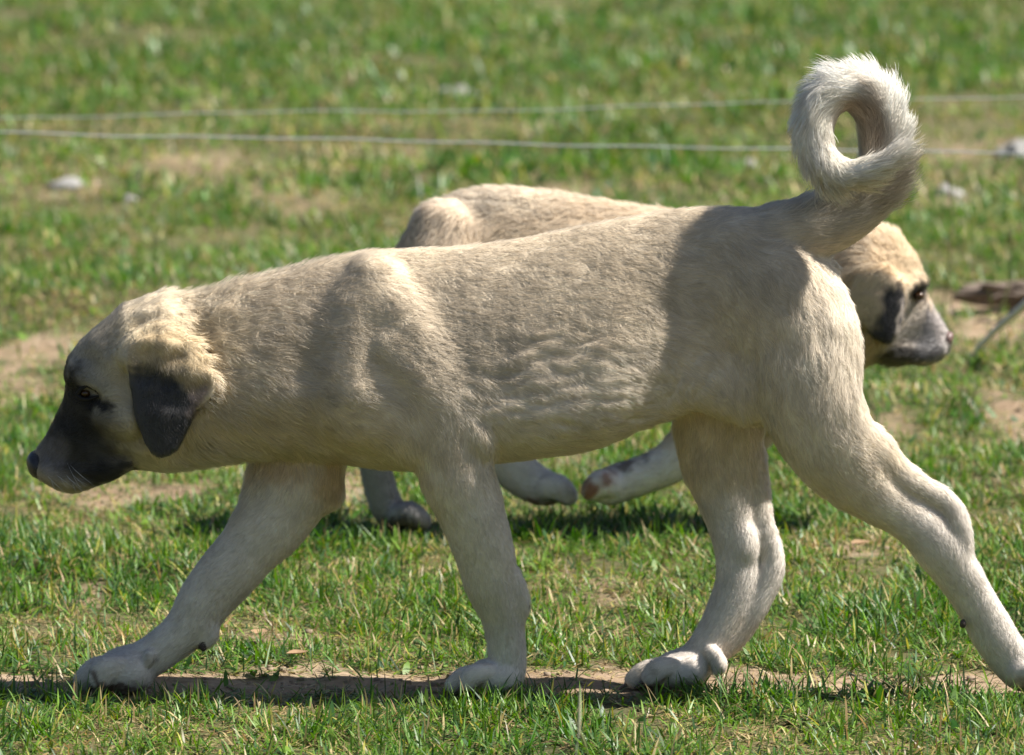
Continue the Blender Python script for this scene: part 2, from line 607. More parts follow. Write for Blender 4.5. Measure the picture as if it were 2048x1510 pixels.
def ellipsoid(name, c, r, mat, parent, rot=None, seg=20, lump=None):
    th = np.linspace(0, math.pi, seg // 2 + 1)
    ph = np.linspace(0, 2 * math.pi, seg, endpoint=False)
    V = np.array([[math.sin(a) * math.cos(b), math.sin(a) * math.sin(b), math.cos(a)] for a in th for b in ph])
    if lump is not None:
        V = V * (1 + lump * wave_noise(V, 1.6, int(abs(c[0]) * 1000) % 977)[:, None] + 0.35 * lump * wave_noise(V, 0.5, 5)[:, None])
    V = V * np.array(r)
    if rot is not None:
        a = math.radians(rot)
        x, z = V[:, 0].copy(), V[:, 2].copy()
        V[:, 0], V[:, 2] = x * math.cos(a) - z * math.sin(a), x * math.sin(a) + z * math.cos(a)
    F = [[i * seg + j, (i + 1) * seg + j, (i + 1) * seg + (j + 1) % seg, i * seg + (j + 1) % seg] for i in range(seg // 2) for j in range(seg)]
    me = mesh_np(name, V, F)
    return link(name, me, mat, parent, loc=c)


def tube(name, pts, rad, mat, parent=None, seg=6, loc=None):
    pts = np.asarray(pts, float)
    rad = np.broadcast_to(np.asarray(rad, float), (len(pts),))
    tan = np.gradient(pts, axis=0)
    tan /= np.linalg.norm(tan, axis=1, keepdims=True)
    ref = np.array([0.0, 0.0, 1.0]) if abs(tan[0][2]) < 0.8 else np.array([0.0, 1.0, 0.0])
    V = []
    for p, t, r in zip(pts, tan, rad):
        s = np.cross(t, ref); s /= np.linalg.norm(s); b = np.cross(s, t)
        for i in range(seg):
            a = 2 * math.pi * i / seg
            V.append(p + r * (s * math.cos(a) + b * math.sin(a)))
    F = [[i * seg + j, i * seg + (j + 1) % seg, (i + 1) * seg + (j + 1) % seg, (i + 1) * seg + j] for i in range(len(pts) - 1) for j in range(seg)]
    base = np.array(loc) if loc is not None else np.zeros(3)
    me = mesh_np(name, np.array(V) - base, F)
    return link(name, me, mat, parent, loc=tuple(base))


# ------------------------------------------------------------------ ground
def ground_patch(u, v, du, dv):
    """Ground ellipse that covers the photo area u +- du, v +- dv."""
    c, f, n, r = on_ground(u, v), on_ground(u, v - dv), on_ground(u, v + dv), on_ground(u + du, v)
    return c[0], 0.5 * (f[1] + n[1]), r[0] - c[0], 0.5 * (f[1] - n[1])


BARE = []      # bare soil patches on the ground: x, y, rx, ry, strength
for (u, v, du, dv, st) in [
        (70, 712, 120, 42, 0.88), (20, 780, 80, 40, 0.6), (390, 348, 110, 22, 0.62), (130, 385, 100, 22, 0.5), (1980, 625, 150, 68, 0.95),
        (1960, 300, 150, 30, 0.7), (1130, 385, 60, 22, 0.6), (2030, 850, 70, 45, 0.9), (1780, 870, 80, 34, 0.7), (250, 985, 190, 24, 0.85),
        (600, 1342, 120, 16, 0.8), (700, 985, 70, 40, 0.85), (1100, 930, 130, 30, 0.5), (190, 1190, 40, 24, 0.8), (1720, 1105, 50, 18, 0.7),
        (800, 330, 100, 24, 0.35), (560, 415, 140, 26, 0.45), (1880, 400, 90, 30, 0.6), (1200, 1190, 60, 30, 0.45), (560, 1280, 90, 20, 0.5)]:
    BARE.append(ground_patch(u, v, du, dv) + (st,))
DRY = [ground_patch(u, v, du, dv) + (st,) for (u, v, du, dv, st) in [
    (450, 350, 620, 130, 0.9), (1950, 280, 300, 110, 0.9), (120, 720, 330, 120, 0.8), (700, 1240, 260, 70, 0.6), (1700, 1130, 330, 70, 0.35),
    (1950, 800, 300, 110, 0.5), (300, 1000, 400, 60, 0.7), (1150, 1450, 500, 60, 0.35), (1150, 900, 300, 60, 0.6), (1650, 390, 200, 60, 0.5), (1500, 215, 500, 30, 0.5)]]
LUSH = [ground_patch(u, v, du, dv) + (st,) for (u, v, du, dv, st) in [
    (900, 360, 200, 50, 1.0), (1300, 320, 260, 50, 0.8), (600, 100, 500, 90, 0.7), (1600, 90, 600, 90, 0.7), (60, 285, 60, 20, 1.0), (300, 385, 80, 20, 0.8), (540, 115, 80, 30, 1.0)]]


def patch_sum(x, y, plist, wob):
    b = np.zeros(np.shape(x))
    for (cx, cy, rx, ry, st) in plist:
        d = np.sqrt(((x - cx) / rx) ** 2 + ((y - cy) / ry) ** 2) + wob
        b = np.maximum(b, st * (1 - smooth01(0.5, 1.2, d)))
    return b


def bare(x, y):
    """0 = full lawn, 1 = trodden soil."""
    p = np.stack([x, y], -1)
    n = wave_noise(p, 0.16, 71)
    n2 = wave_noise(p, 0.045, 72)
    b = np.zeros(np.shape(x))
    mid = 0.060 + 0.012 * np.sin(x * 5.1 + 0.6)
    d = np.abs(y - mid) / np.maximum(0.02, 0.082 + 0.030 * n + 0.016 * n2 + 0.02 * np.sin(x * 7.3 + 1.0))
    b = np.maximum(b, 1 - smooth01(0.65, 1.15, d))
    for (cx, cy, rx, ry, st) in BARE:
        d = np.sqrt(((x - cx) / rx) ** 2 + ((y - cy) / ry) ** 2) + 0.25 * n + 0.15 * n2
        b = np.maximum(b, st * (1 - smooth01(0.6, 1.15, d)))
    return b


def gz(x, y):
    p = np.stack([x, y], -1)
    near = 1 - smooth01(0.25, 0.9, np.abs(y - 0.03))
    far = smooth01(1.6, 4.0, y)
    z = 0.006 * wave_noise(p, 0.5, 81) * (1 - 0.8 * near) + 0.0025 * wave_noise(p, 0.09, 82)
    return z + far * 0.03 * wave_noise(p, 1.3, 83)


def axis(lo, hi, fine, far, grow=1.25):
    a = list(np.arange(lo, hi + fine / 2, fine))
    s = fine
    while a[-1] < far:
        s *= grow; a.append(a[-1] + s)
    s, pre = fine, []
    c = a[0]
    while c > -far:
        s *= grow; c -= s; pre.append(c)
    return np.array(pre[::-1] + a)


gx, gy = axis(-1.3, 1.3, 0.016, 400), axis(-0.7, 2.6, 0.016, 400, 1.12)
GX, GY = np.meshgrid(gx, gy, indexing='ij')
GZ = gz(GX, GY)
GZ = np.where((np.abs(GX) > 6) | (GY > 18) | (GY < -4), GZ * 0.2, GZ)
nX, nY = len(gx), len(gy)
ii, jj = np.meshgrid(np.arange(nX - 1), np.arange(nY - 1), indexing='ij')
q = (ii * nY + jj).ravel()
GF = np.stack([q, q + nY, q + nY + 1, q + 1], 1)
gme = mesh_np('ground', np.stack([GX, GY, GZ], -1).reshape(-1, 3), GF)
turf = (1 - bare(GX, GY)).ravel()
ta = gme.attributes.new('turf', 'FLOAT', 'POINT')
ta.data.foreach_set('value', (turf * 0.85).astype(np.float32))
ground = link('ground', gme, M_GROUND)
tag(ground, 'sandy soil with a narrow trodden strip under the lawn', 'ground', kind='structure')


# ------------------------------------------------------------------ lawn
def blades(n, x0, x1, y0, y1, hgt, wid, seg, seed, patchy=1.0, flat=0.12, litter=False):
    r = np.random.default_rng(seed)
    m = int(n * 1.7)
    x, y = r.uniform(x0, x1, m), r.uniform(y0, y1, m)
    # tufts: pull part of the blades towards tuft centres
    p = np.stack([x, y], -1)
    clump = wave_noise(p, 0.11, 91) * 0.5 + wave_noise(p, 0.35, 92) * 0.5
    dens = (0.55 + 0.45 * clump * patchy) * (1 - 0.955 * bare(x, y) ** 0.8)
    keep = r.random(m) < (np.clip(dens, 0.0, 1) * 1.25 if not litter else 0.45 + 0.55 * bare(x, y))
    x, y, clump = x[keep][:n], y[keep][:n], clump[keep][:n]
    n = len(x)
    p = np.stack([x, y], -1)
    wob = 0.35 * wave_noise(p, 0.25, 95)
    parch = patch_sum(x, y, DRY, wob)
    lush = 0.8 * wave_noise(p, 0.6, 93) + 0.5 * wave_noise(p, 0.2, 94) - 1.1 * parch + 1.0 * patch_sum(x, y, LUSH, wob)
    h = hgt * r.uniform(0.45, 1.15, n) * (1 + 0.35 * np.clip(lush, -1, 1.3)) * (1 + 0.3 * np.clip(clump, -1, 1))
    az = r.uniform(0, 2 * math.pi, n)
    lean = np.clip(r.normal(0.95, 0.42, n), 0.05, 1.52)
    dry = r.random(n) < 0.19 + 0.30 * np.clip(-lush, 0, 1.3)
    lying = (r.random(n) < flat) | (dry & (r.random(n) < 0.55))
    if litter:
        dry[:] = True
        lying[:] = True
    lean[lying] = r.uniform(1.2, 1.5, lying.sum())
    h[lying] *= 0.9
    w = wid * r.uniform(0.6, 1.35, n)
    weed = (r.random(n) < 0.03 + 0.05 * np.clip(lush, 0, 1.5)) & ~dry          # broad-leaved weeds between the grass
    w[weed] *= r.uniform(2.0, 4.0, weed.sum())
    h[weed] *= 0.8
    d = np.stack([np.cos(az), np.sin(az), np.zeros(n)], 1)
    tw = az + math.pi / 2 + r.normal(0, 0.45, n)
    side = np.stack([np.cos(tw), np.sin(tw), np.zeros(n)], 1)
    root = np.stack([x, y, gz(x, y) - 0.002], 1)
    vs = []
    prof = {3: [(0, 0.75), (0.36, 1.0), (0.72, 0.72)], 2: [(0, 0.8), (0.5, 1.0)]}[seg]
    bend = r.uniform(0.2, 0.9, n)
    for t, ww in prof + [(1.0, 0.0)]:
        a0 = lean * (1 - bend * 0.5) + lean * bend * t
        a0 = np.clip(a0, 0, 1.62)
        c = root + (h * t)[:, None] * (d * np.sin(a0)[:, None] + np.array([0, 0, 1]) * np.cos(a0)[:, None])
        c[:, 2] = np.maximum(c[:, 2], root[:, 2] + 0.003)
        if ww == 0:
            vs.append(c)
        else:
            vs += [c - side * (w * ww * 0.5)[:, None], c + side * (w * ww * 0.5)[:, None]]
    k = len(vs)
    V = np.stack(vs, 1).reshape(-1, 3)
    base = (np.arange(n) * k)[:, None]
    tri = []
    for s in range(len(prof) - 1):
        tri += [[2 * s, 2 * s + 1, 2 * s + 3], [2 * s, 2 * s + 3, 2 * s + 2]]
    tri.append([k - 3, k - 2, k - 1])
    F = (base[:, :, None] + np.array(tri)[None]).reshape(-1, 3)
    g1, g2, g3 = np.array([0.054, 0.142, 0.018]), np.array([0.132, 0.220, 0.028]), np.array([0.045, 0.105, 0.035])
    straw, straw2, yel = np.array([0.40, 0.32, 0.16]), np.array([0.30, 0.20, 0.095]), np.array([0.30, 0.28, 0.06])
    t = np.clip(0.45 + 0.35 * lush + 0.25 * r.normal(size=n), 0, 1)[:, None]
    c = g2 * (1 - t) + g1 * t
    pick = r.random(n)[:, None]
    c = np.where(pick < 0.18, g3, c)
    c = np.where((pick > 0.93), yel, c)
    c = np.where(dry[:, None], np.where(r.random(n)[:, None] < 0.7, straw, straw2), c)
    c = c * np.clip(1 + 0.30 * r.normal(size=(n, 1)), 0.4, 1.8)
    return V, F, np.repeat(c, k, 0)


parts = [
    blades(240000, -1.15, 1.15, -0.50, 2.2, 0.034, 0.0022, 3, 1),
    blades(170000, -1.8, 1.8, 2.2, 5.5, 0.040, 0.0033, 2, 2, 1.0),
    blades(240000, -2.9, 2.9, 5.5, 15.0, 0.055, 0.0060, 2, 3, 1.0),
    blades(26000, -1.3, 1.3, -0.5, 3.2, 0.030, 0.0020, 2, 4, litter=True),
    blades(16000, -2.2, 2.2, 3.2, 9.0, 0.045, 0.0040, 2, 5, litter=True),
]
off, VV, FF, CC = 0, [], [], []
for V, F, c in parts:
    VV.append(V); FF.append(F + off); CC.append(c); off += len(V)
lme = mesh_np('grass', np.vstack(VV), np.vstack(FF), smooth=False)
put_color(lme, 'tint', np.vstack(CC), 'POINT')
lawn = link('grass', lme, M_GRASS)
tag(lawn, 'short patchy green lawn mixed with dry straw', 'grass', kind='stuff')

# ------------------------------------------------------------------ the near puppy
PX = CAM_D / (FPX * _cp)                 # metres per photo pixel in the near puppy's plane


def near_puppy():
    P = lambda u, v, w=0.0: at(u, v, w * PX)
    XZ = lambda pts, w=0.0: np.array([[q[0], q[2]] for q in (P(u, v, w) for u, v in pts)])
    S = Sculpt((P(20, 700)[0], -0.138, -0.006), (P(2130, 700)[0], 0.125, 0.775), 0.0026)
    # trunk and neck: u, top, bottom, level of greatest width, half width
    T = np.array([
        (320, 592, 932, 790, 90), (400, 583, 930, 775, 98), (480, 563, 912, 765, 104), (560, 545, 905, 765, 110),
        (640, 522, 915, 765, 116), (720, 503, 930, 770, 122), (800, 498, 938, 780, 130), (880, 497, 936, 795, 138),
        (960, 491, 926, 800, 147), (1050, 478, 914, 805, 152), (1150, 455, 902, 800, 155), (1230, 441, 880, 785, 149),
        (1300, 427, 842, 725, 119), (1360, 418, 812, 660, 100), (1430, 413, 795, 625, 98), (1500, 418, 785, 600, 104),
        (1560, 428, 765, 600, 96), (1620, 455, 735, 605, 80), (1670, 530, 690, 620, 55)], float)
    z = lambda c: np.array([P(u, v)[2] for u, v in zip(T[:, 0], T[:, c])])
    S.loft(np.array([P(u, 700)[0] for u in T[:, 0]]), z(1), z(2), z(3), T[:, 4] * PX, 0.0, 0.01)
    def chain(nodes, k, sy=1.0, flow=True, cut=False, sub=3):
        S.chain([P(n[0], n[1], n[2]) for n in nodes], [n[3] * PX for n in nodes], k * PX, sy, sub, flow, cut)
    # head
    outline = [(57, 934), (62, 914), (70, 902), (90, 878), (110, 839), (129, 798), (134, 770), (131, 741), (137, 715), (157, 688),
               (182, 664), (210, 641), (244, 611), (288, 596), (330, 590), (385, 620), (405, 720), (395, 850), (370, 928),
               (310, 937), (262, 936), (234, 953), (207, 962), (186, 963), (162, 976), (138, 980), (112, 975), (93, 961), (64, 949)]
    hw = [(65, 930, 34), (80, 905, 38), (90, 950, 40), (115, 885, 46), (150, 950, 50), (120, 835, 40), (150, 860, 55), (200, 900, 66),
          (230, 930, 60), (140, 765, 46), (180, 790, 70), (160, 715, 58), (210, 670, 85), (250, 720, 104), (270, 800, 104),
          (250, 870, 88), (300, 880, 94), (320, 700, 110), (360, 800, 106), (300, 625, 92), (330, 925, 72)]
    S.inflate(XZ(outline), [(*XZ([(u, v)])[0], h * PX) for u, v, h in hw], 62 * PX, 0.0, 14 * PX)
    for s in (-1, 1):
        chain([(150, 752, s * 40, 14), (182, 762, s * 60, 17), (225, 788, s * 76, 16)], 34, flow=False)       # brow
        chain([(205, 835, s * 76, 22), (255, 845, s * 92, 26)], 26, flow=False)                               # cheekbone
        chain([(92, 942, s * 30, 20), (145, 955, s * 38, 27), (205, 938, s * 50, 24), (250, 925, s * 58, 16)], 14, flow=False)   # upper lip
        S.cone(P(176, 790, s * 76), 15 * PX, P(186, 793, s * 82), 13 * PX, 12 * PX, cut=True)                 # eye socket
        S.cone(P(118, 950, s * 62), 3 * PX, P(215, 962, s * 72), 4 * PX, 6 * PX, cut=True)                    # mouth corner line
    # ears
    ear = [(258, 700), (275, 680), (330, 668), (385, 690), (412, 735), (424, 772), (410, 790), (392, 815), (378, 850), (354, 897),
           (336, 910), (318, 914), (303, 904), (291, 886), (274, 842), (264, 790), (258, 740)]
    EZ = XZ(ear, -120)
    zt, zb = P(300, 700, -120)[2], P(300, 910, -120)[2]
    S.flap(EZ, lambda x, zz: (96 + 26 * np.clip((zt + 0.004 - zz) / (zt - zb) * 1.6, 0, 1)) * PX, 15 * PX, 0.0, 8 * PX, 8 * PX)
    for s in (-1, 1):
        chain([(262, 706, s * 100, 22), (320, 692, s * 102, 26), (392, 732, s * 100, 22)], 30, flow=False)    # ear base
        chain([(262, 712, s * 118, 9), (268, 735, s * 122, 9), (266, 770, s * 124, 6)], 8, flow=False)        # front fold
        chain([(395, 812, s * 122, 7), (424, 776, s * 122, 10), (412, 745, s * 116, 12)], 8, flow=False)      # back fold
    # shoulders (both sides), near foreleg upright, far foreleg reaching forward
    for s in (-1, 1):
        chain([(738, 558, s * 40, 38), (716, 640, s * 60, 56), (694, 745, s * 82, 66), (704, 815, s * 86, 62)], 44, 0.8, flow=False)
        chain([(758, 572, s * 48, 34), (798, 640, s * 74, 48), (842, 732, s * 94, 54), (905, 830, s * 104, 48)], 40, 0.8, flow=False)
        chain([(772, 694, s * 112, 24), (842, 772, s * 122, 29), (905, 840, s * 122, 27)], 26, 0.8, flow=False)
        chain([(730, 800, s * 80, 70), (830, 860, s * 88, 66), (910, 900, s * 94, 62)], 40, 0.8, flow=False)
    chain([(900, 860, -98, 63), (912, 945, -96, 69), (935, 1003, -88, 62), (955, 1060, -78, 56), (970, 1108, -68, 53), (981, 1160, -58, 49),
           (995, 1200, -50, 43), (1005, 1232, -45, 37), (1012, 1280, -40, 34), (1015, 1325, -36, 34), (1008, 1352, -34, 32)], 16, 0.86)
    chain([(925, 835, -116, 34), (952, 868, -126, 31), (962, 892, -122, 26)], 9, 0.9, flow=False)                 # elbow
    chain([(1026, 1150, -62, 16), (1044, 1205, -56, 15), (1040, 1240, -50, 8)], 12, flow=False)               # carpal pad bump
    chain([(600, 880, 70, 91), (592, 950, 66, 83), (548, 1035, 60, 70), (493, 1103, 50, 56), (450, 1153, 44, 55), (408, 1205, 36, 49),
           (381, 1249, 30, 42), (346, 1281, 24, 37), (305, 1312, 20, 36), (262, 1335, 18, 35)], 18, 0.86)
    chain([(620, 960, 72, 50), (655, 985, 72, 30), (662, 1000, 72, 18)], 22, flow=False)
    chain([(395, 1240, 22, 26), (418, 1262, 18, 18), (412, 1285, 14, 13)], 12, flow=False)
    # hindquarters
    for s in (-1, 1):
        chain([(1490, 510, s * 40, 60), (1555, 600, s * 72, 84), (1598, 684, s * 84, 94), (1612, 760, s * 84, 92)], 60, 0.62)
        chain([(1632, 575, s * 46, 36), (1672, 650, s * 64, 38), (1680, 735, s * 76, 40)], 34, 0.8)
        chain([(1280, 800, s * 60, 36), (1390, 772, s * 62, 40), (1490, 790, s * 70, 58)], 60, 0.7, flow=False)   # flank fold
    chain([(1600, 740, -86, 97), (1625, 810, -90, 93), (1660, 885, -88, 85), (1705, 945, -84, 69), (1750, 990, -80, 51), (1795, 1022, -74, 41),
           (1840, 1052, -68, 43), (1880, 1095, -62, 48), (1912, 1141, -55, 42), (1941, 1187, -48, 38), (1966, 1230, -42, 38), (1988, 1270, -38, 40),
           (2018, 1315, -34, 39), (2040, 1342, -32, 33)], 18, 0.72)
    chain([(1720, 890, -84, 54), (1790, 945, -78, 32), (1845, 980, -72, 24), (1890, 1006, -66, 23), (1912, 1050, -64, 26), (1918, 1110, -58, 28)], 7, 0.8)
    chain([(1450, 730, 80, 95), (1440, 830, 84, 89), (1440, 915, 82, 75), (1452, 985, 76, 57), (1466, 1050, 66, 45), (1474, 1105, 58, 40), (1476, 1160, 50, 40),
           (1462, 1215, 44, 42), (1436, 1270, 38, 40), (1400, 1315, 34, 35), (1370, 1338, 32, 33)], 18, 0.78)
    chain([(1480, 890, 84, 46), (1506, 960, 78, 27), (1522, 1040, 66, 23), (1544, 1112, 56, 22), (1535, 1160, 50, 25), (1508, 1212, 44, 26), (1474, 1264, 40, 26), (1446, 1300, 36, 20)], 8, 0.8)
    chain([(1490, 1070, 46, 22), (1492, 1100, 42, 24)], 16, flow=False)
    # paws: four toes each, w spread
    def paw(w0, heel, mid, tip, r, spread=24):
        chain([(heel[0], heel[1], w0, r * 0.95), (mid[0], mid[1], w0, r * 0.86), (0.5 * (mid[0] + tip[0]), 0.5 * (mid[1] + tip[1]) + r * 0.12, w0, r * 0.42)], 8, 1.3)
        for i, o in enumerate((-1.5, -0.5, 0.5, 1.5)):
            back = (0.42 if i in (0, 3) else 0.0)
            tx, ty = tip[0] + (mid[0] - tip[0]) * back, tip[1] + (mid[1] - tip[1]) * back + r * 0.12
            kx, ky = 0.42 * mid[0] + 0.58 * tx, 0.42 * mid[1] + 0.58 * ty - r * 0.30
            chain([(mid[0] + (mid[0] - tip[0]) * 0.2, mid[1] - r * 0.25, w0 + o * spread * 0.7, r * 0.44), (kx, ky, w0 + o * spread, r * 0.50), (tx, ty, w0 + o * spread * 1.05, r * 0.46)], 1.2, 0.72)
            claw.append((P(tx, ty + r * 0.1, w0 + o * spread * 1.05), P(tx + (tip[0] - mid[0]) * 0.42, ty + r * 0.55, w0 + o * spread * 1.05), r * 0.13 * PX))
    claw = []
    paw(-33, (1012, 1350), (972, 1354), (908, 1366), 38, 31)
    paw(17, (264, 1340), (238, 1346), (170, 1356), 48, 36)
    paw(32, (1385, 1335), (1345, 1342), (1268, 1355), 40, 31)
    paw(-31, (2035, 1338), (2052, 1350), (2090, 1368), 36, 29)
    chain([(1424, 1304, 0, 15), (1438, 1328, -3, 15), (1434, 1344, -3, 9)], 7, flow=False)                  # rear dewclaw
    chain([(275, 1355, 14, 26), (225, 1372, 14, 20)], 6, flow=False)                                          # sole
    chain([(300, 1308, -16, 10), (296, 1324, -18, 9)], 5, flow=False)
    # tail: one full curl over the back, its end in front of the root
    chain([(1540, 480, 0, 66), (1610, 462, 0, 60), (1685, 436, 0, 48), (1736, 394, 2, 41), (1766, 334, 2, 39), (1768, 262, -4, 40), (1748, 206, -14, 40),
           (1706, 178, -26, 38), (1660, 190, -40, 36), (1630, 238, -56, 33), (1633, 300, -74, 31), (1668, 345, -98, 28), (1722, 345, -122, 23),
           (1772, 322, -136, 15), (1812, 296, -138, 5)], 9, 1.0, sub=4)
    for s in (-1, 1):
        S.cone(P(1375, 610, s * 168), 60 * PX, P(1400, 655, s * 168), 56 * PX, 60 * PX, cut=True)              # hollow of the loin
        S.cone(P(628, 640, s * 165), 46 * PX, P(600, 720, s * 160), 46 * PX, 50 * PX, cut=True)                # hollow before the shoulder
        S.cone(P(985, 640, s * 205), 50 * PX, P(1000, 760, s * 205), 50 * PX, 50 * PX, cut=True)               # dip behind the shoulder
    # combing directions on head and trunk
    def fl(u, v, s, dx, dz, dw=0.0):
        T_w = float(np.interp(u, T[:, 0], T[:, 4])) if u > 320 else 80.0
        S.flow_p.append(P(u, v, s * T_w)); S.flow_d.append(np.array([dx, dw * s, dz]) / math.sqrt(dx * dx + dz * dz + dw * dw))
    for s in (-1, 1):
        for u in range(430, 1450, 60):
            top, bot = np.interp(u, T[:, 0], T[:, 1]), np.interp(u, T[:, 0], T[:, 2])
            for f_ in (0.04, 0.25, 0.5, 0.75, 0.95):
                fl(u, top + (bot - top) * f_, s * min(1, 0.25 + 2 * f_ if f_ < 0.5 else 2.1 - 1.6 * f_), 1.0, -0.10 - 0.45 * f_, 0.0)
        for (u, v, dx, dz) in [(70, 920, 0.5, 0.8), (110, 870, 0.5, 0.8), (130, 800, 0.3, 0.9), (150, 720, 0.5, 0.8), (200, 650, 0.8, 0.5), (260, 610, 1, 0.1),
                               (330, 600, 1, -0.1), (100, 950, 1, -0.2), (160, 900, 1, 0.1), (180, 850, 1, 0.2), (230, 900, 1, -0.2), (200, 750, 0.9, 0.3), (220, 820, 1, 0),
                               (260, 930, 1, -0.3), (250, 680, 1, -0.2), (300, 660, 0.6, -0.8), (290, 760, 0.1, -1), (330, 760, 0.1, -1), (380, 760, 0.2, -1),
                               (300, 840, 0.1, -1), (350, 850, 0.1, -1), (320, 900, 0.1, -1), (360, 650, 0.7, -0.6), (330, 930, 1, -0.2), (400, 930, 1, -0.1)]:
            fl(u, v, s, dx, dz)
    V, F, nor = S.mesh(2)
    flow = S.flow(V)
    # skin folds on flank, belly and neck
    U0 = to_px(V)
    fold = lambda u, v, ru, rv: 1 - smooth01(0.55, 1.1, np.hypot((U0[:, 0] - u) / ru, (U0[:, 1] - v) / rv))
    st = V * np.array([0.28, 1.0, 1.0]) + 0.006 * np.stack([wave_noise(V, 0.07, 210 + q_) for q_ in range(3)], 1)
    up = V * np.array([1.0, 1.0, 0.3]) + V[:, [2, 1, 0]] * np.array([-0.35, 0, 0])
    V = V + 1.25 * nor * (0.0011 * fold(1130, 780, 240, 150) * wave_noise(st, 0.016, 221) + 0.0010 * fold(1370, 765, 90, 70) * wave_noise(up, 0.012, 222)
                   + 0.0022 * fold(350, 690, 140, 130) * wave_noise(V, 0.026, 223) + 0.0006 * fold(1600, 760, 150, 260) * wave_noise(V * np.array([1, 1, 0.6]), 0.030, 224)
                   + 0.0010 * fold(560, 830, 240, 110) * wave_noise(V, 0.03, 225) + 0.0006 * fold(1640, 600, 60, 130) * wave_noise(V * np.array([1, 1, 0.3]), 0.026, 226))[:, None]
    nor = vertex_normals(V, F)
    # coat markings, with some shade painted inside the tail loop
    lat = V.copy(); lat[:, 1] = 0.0
    U = to_px(lat)
    # keep limb markings in register with the limb's own depth
    U2 = to_px(V)
    legs = smooth01(900, 980, U2[:, 1])[:, None]
    U = U * (1 - legs) + U2 * legs
    n1, n2, n3 = wave_noise(V, 0.10, 301), wave_noise(V, 0.03, 302), wave_noise(V, 0.012, 303)
    Un = U + np.stack([n2, n3], 1) * 9 + np.stack([n3, n1], 1) * 5
    fawn, cream, white = (0.66, 0.552, 0.415), (0.71, 0.62, 0.50), (0.67, 0.61, 0.555)
    gold, grey, sable = (0.62, 0.49, 0.30), (0.40, 0.34, 0.27), (0.46, 0.37, 0.26)
    black, ear_c, brown = (0.030, 0.028, 0.027), (0.062, 0.060, 0.062), (0.10, 0.055, 0.035)
    B = [
        (1100, 900, 420, 80, 0, cream, 0.6, 0.6), (1150, 780, 230, 90, 0, cream, 0.4, 0.6), (1660, 750, 90, 220, 10, cream, 0.7, 0.6),
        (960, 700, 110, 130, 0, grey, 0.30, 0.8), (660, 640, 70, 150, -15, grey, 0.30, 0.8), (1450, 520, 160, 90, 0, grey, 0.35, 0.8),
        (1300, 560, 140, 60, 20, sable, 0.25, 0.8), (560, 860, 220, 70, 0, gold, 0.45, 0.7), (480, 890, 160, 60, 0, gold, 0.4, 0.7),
        (330, 660, 130, 110, 0, gold, 0.75, 0.6), (330, 600, 120, 40, 0, cream, 0.5, 0.6), (850, 900, 130, 60, 20, gold, 0.3, 0.7),
        # legs fade to white
        (960, 1250, 140, 310, 0, white, 0.9, 0.35), (390, 1190, 330, 260, -30, white, 0.85, 0.30), (1440, 1230, 190, 300, 0, white, 0.85, 0.35),
        (1950, 1210, 260, 250, 40, white, 0.8, 0.45),
        # face
        (205, 770, 110, 130, 0, (0.46, 0.41, 0.32), 0.75, 0.5), (165, 690, 70, 55, -40, (0.34, 0.30, 0.25), 0.6, 0.6),
        (245, 860, 60, 70, 0, (0.50, 0.42, 0.28), 0.6, 0.6),
        (160, 892, 98, 86, 20, black, 0.93, 0.55), (146, 822, 56, 68, 25, black, 0.92, 0.6), (145, 760, 26, 40, 10, black, 0.9, 0.5),
        (178, 789, 44, 20, 12, black, 0.97, 0.4), (200, 795, 34, 9, 16, black, 0.95, 0.5), (215, 940, 46, 26, -15, black, 0.95, 0.4),
        (255, 918, 12, 10, 0, black, 0.8, 0.4),
        (104, 908, 28, 40, 25, (0.20, 0.175, 0.16), 0.85, 0.7), (100, 955, 26, 20, 15, (0.30, 0.26, 0.23), 0.8, 0.6), (195, 750, 30, 14, 25, (0.30, 0.28, 0.24), 0.7, 0.6),
        # tail: inner loop browned, part own colour, part painted shade
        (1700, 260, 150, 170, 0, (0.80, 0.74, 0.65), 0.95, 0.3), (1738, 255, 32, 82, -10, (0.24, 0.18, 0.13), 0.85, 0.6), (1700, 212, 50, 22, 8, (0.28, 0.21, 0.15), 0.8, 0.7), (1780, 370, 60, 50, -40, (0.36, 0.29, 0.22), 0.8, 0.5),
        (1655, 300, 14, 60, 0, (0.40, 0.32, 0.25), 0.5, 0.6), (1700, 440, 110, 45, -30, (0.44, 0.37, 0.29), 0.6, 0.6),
        # muddy toes, darker toe creases, pads
        (188, 1358, 8, 26, -20, brown, 0.8, 0.5), (240, 1382, 60, 14, 0, brown, 0.85, 0.5), (300, 1320, 12, 9, 0, brown, 0.4, 0.6),
        (1352, 1380, 40, 10, 0, (0.35, 0.22, 0.16), 0.7, 0.5), (2060, 1362, 30, 14, 20, (0.25, 0.16, 0.12), 0.7, 0.5), (1306, 1340, 5, 18, 20, grey, 0.6, 0.5),
        (1480, 1290, 40, 60, 30, (0.66, 0.50, 0.36), 0.45, 0.7), (560, 940, 60, 30, 0, (0.50, 0.31, 0.15), 0.45, 0.7), (660, 960, 26, 50, 0, (0.50, 0.33, 0.17), 0.6, 0.6),
        (1400, 900, 90, 90, 0, (0.62, 0.47, 0.29), 0.55, 0.6),
    ]
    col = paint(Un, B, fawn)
    # ear leathers only where they stand out from the neck
    on_ear = smooth01(100 * PX, 108 * PX, np.abs(V[:, 1]))[:, None] * (1 - smooth01(0, 6, _poly_out(U2, ear)))[:, None]
    earcol = paint(Un, [(328, 832, 86, 122, -8, ear_c, 1.0, 0.20), (275, 785, 28, 76, 0, ear_c, 0.9, 0.5), (408, 782, 20, 34, 20, (0.36, 0.27, 0.24), 0.85, 0.5)], (0.56, 0.44, 0.28))
    col = col * (1 - on_ear) + earcol * on_ear
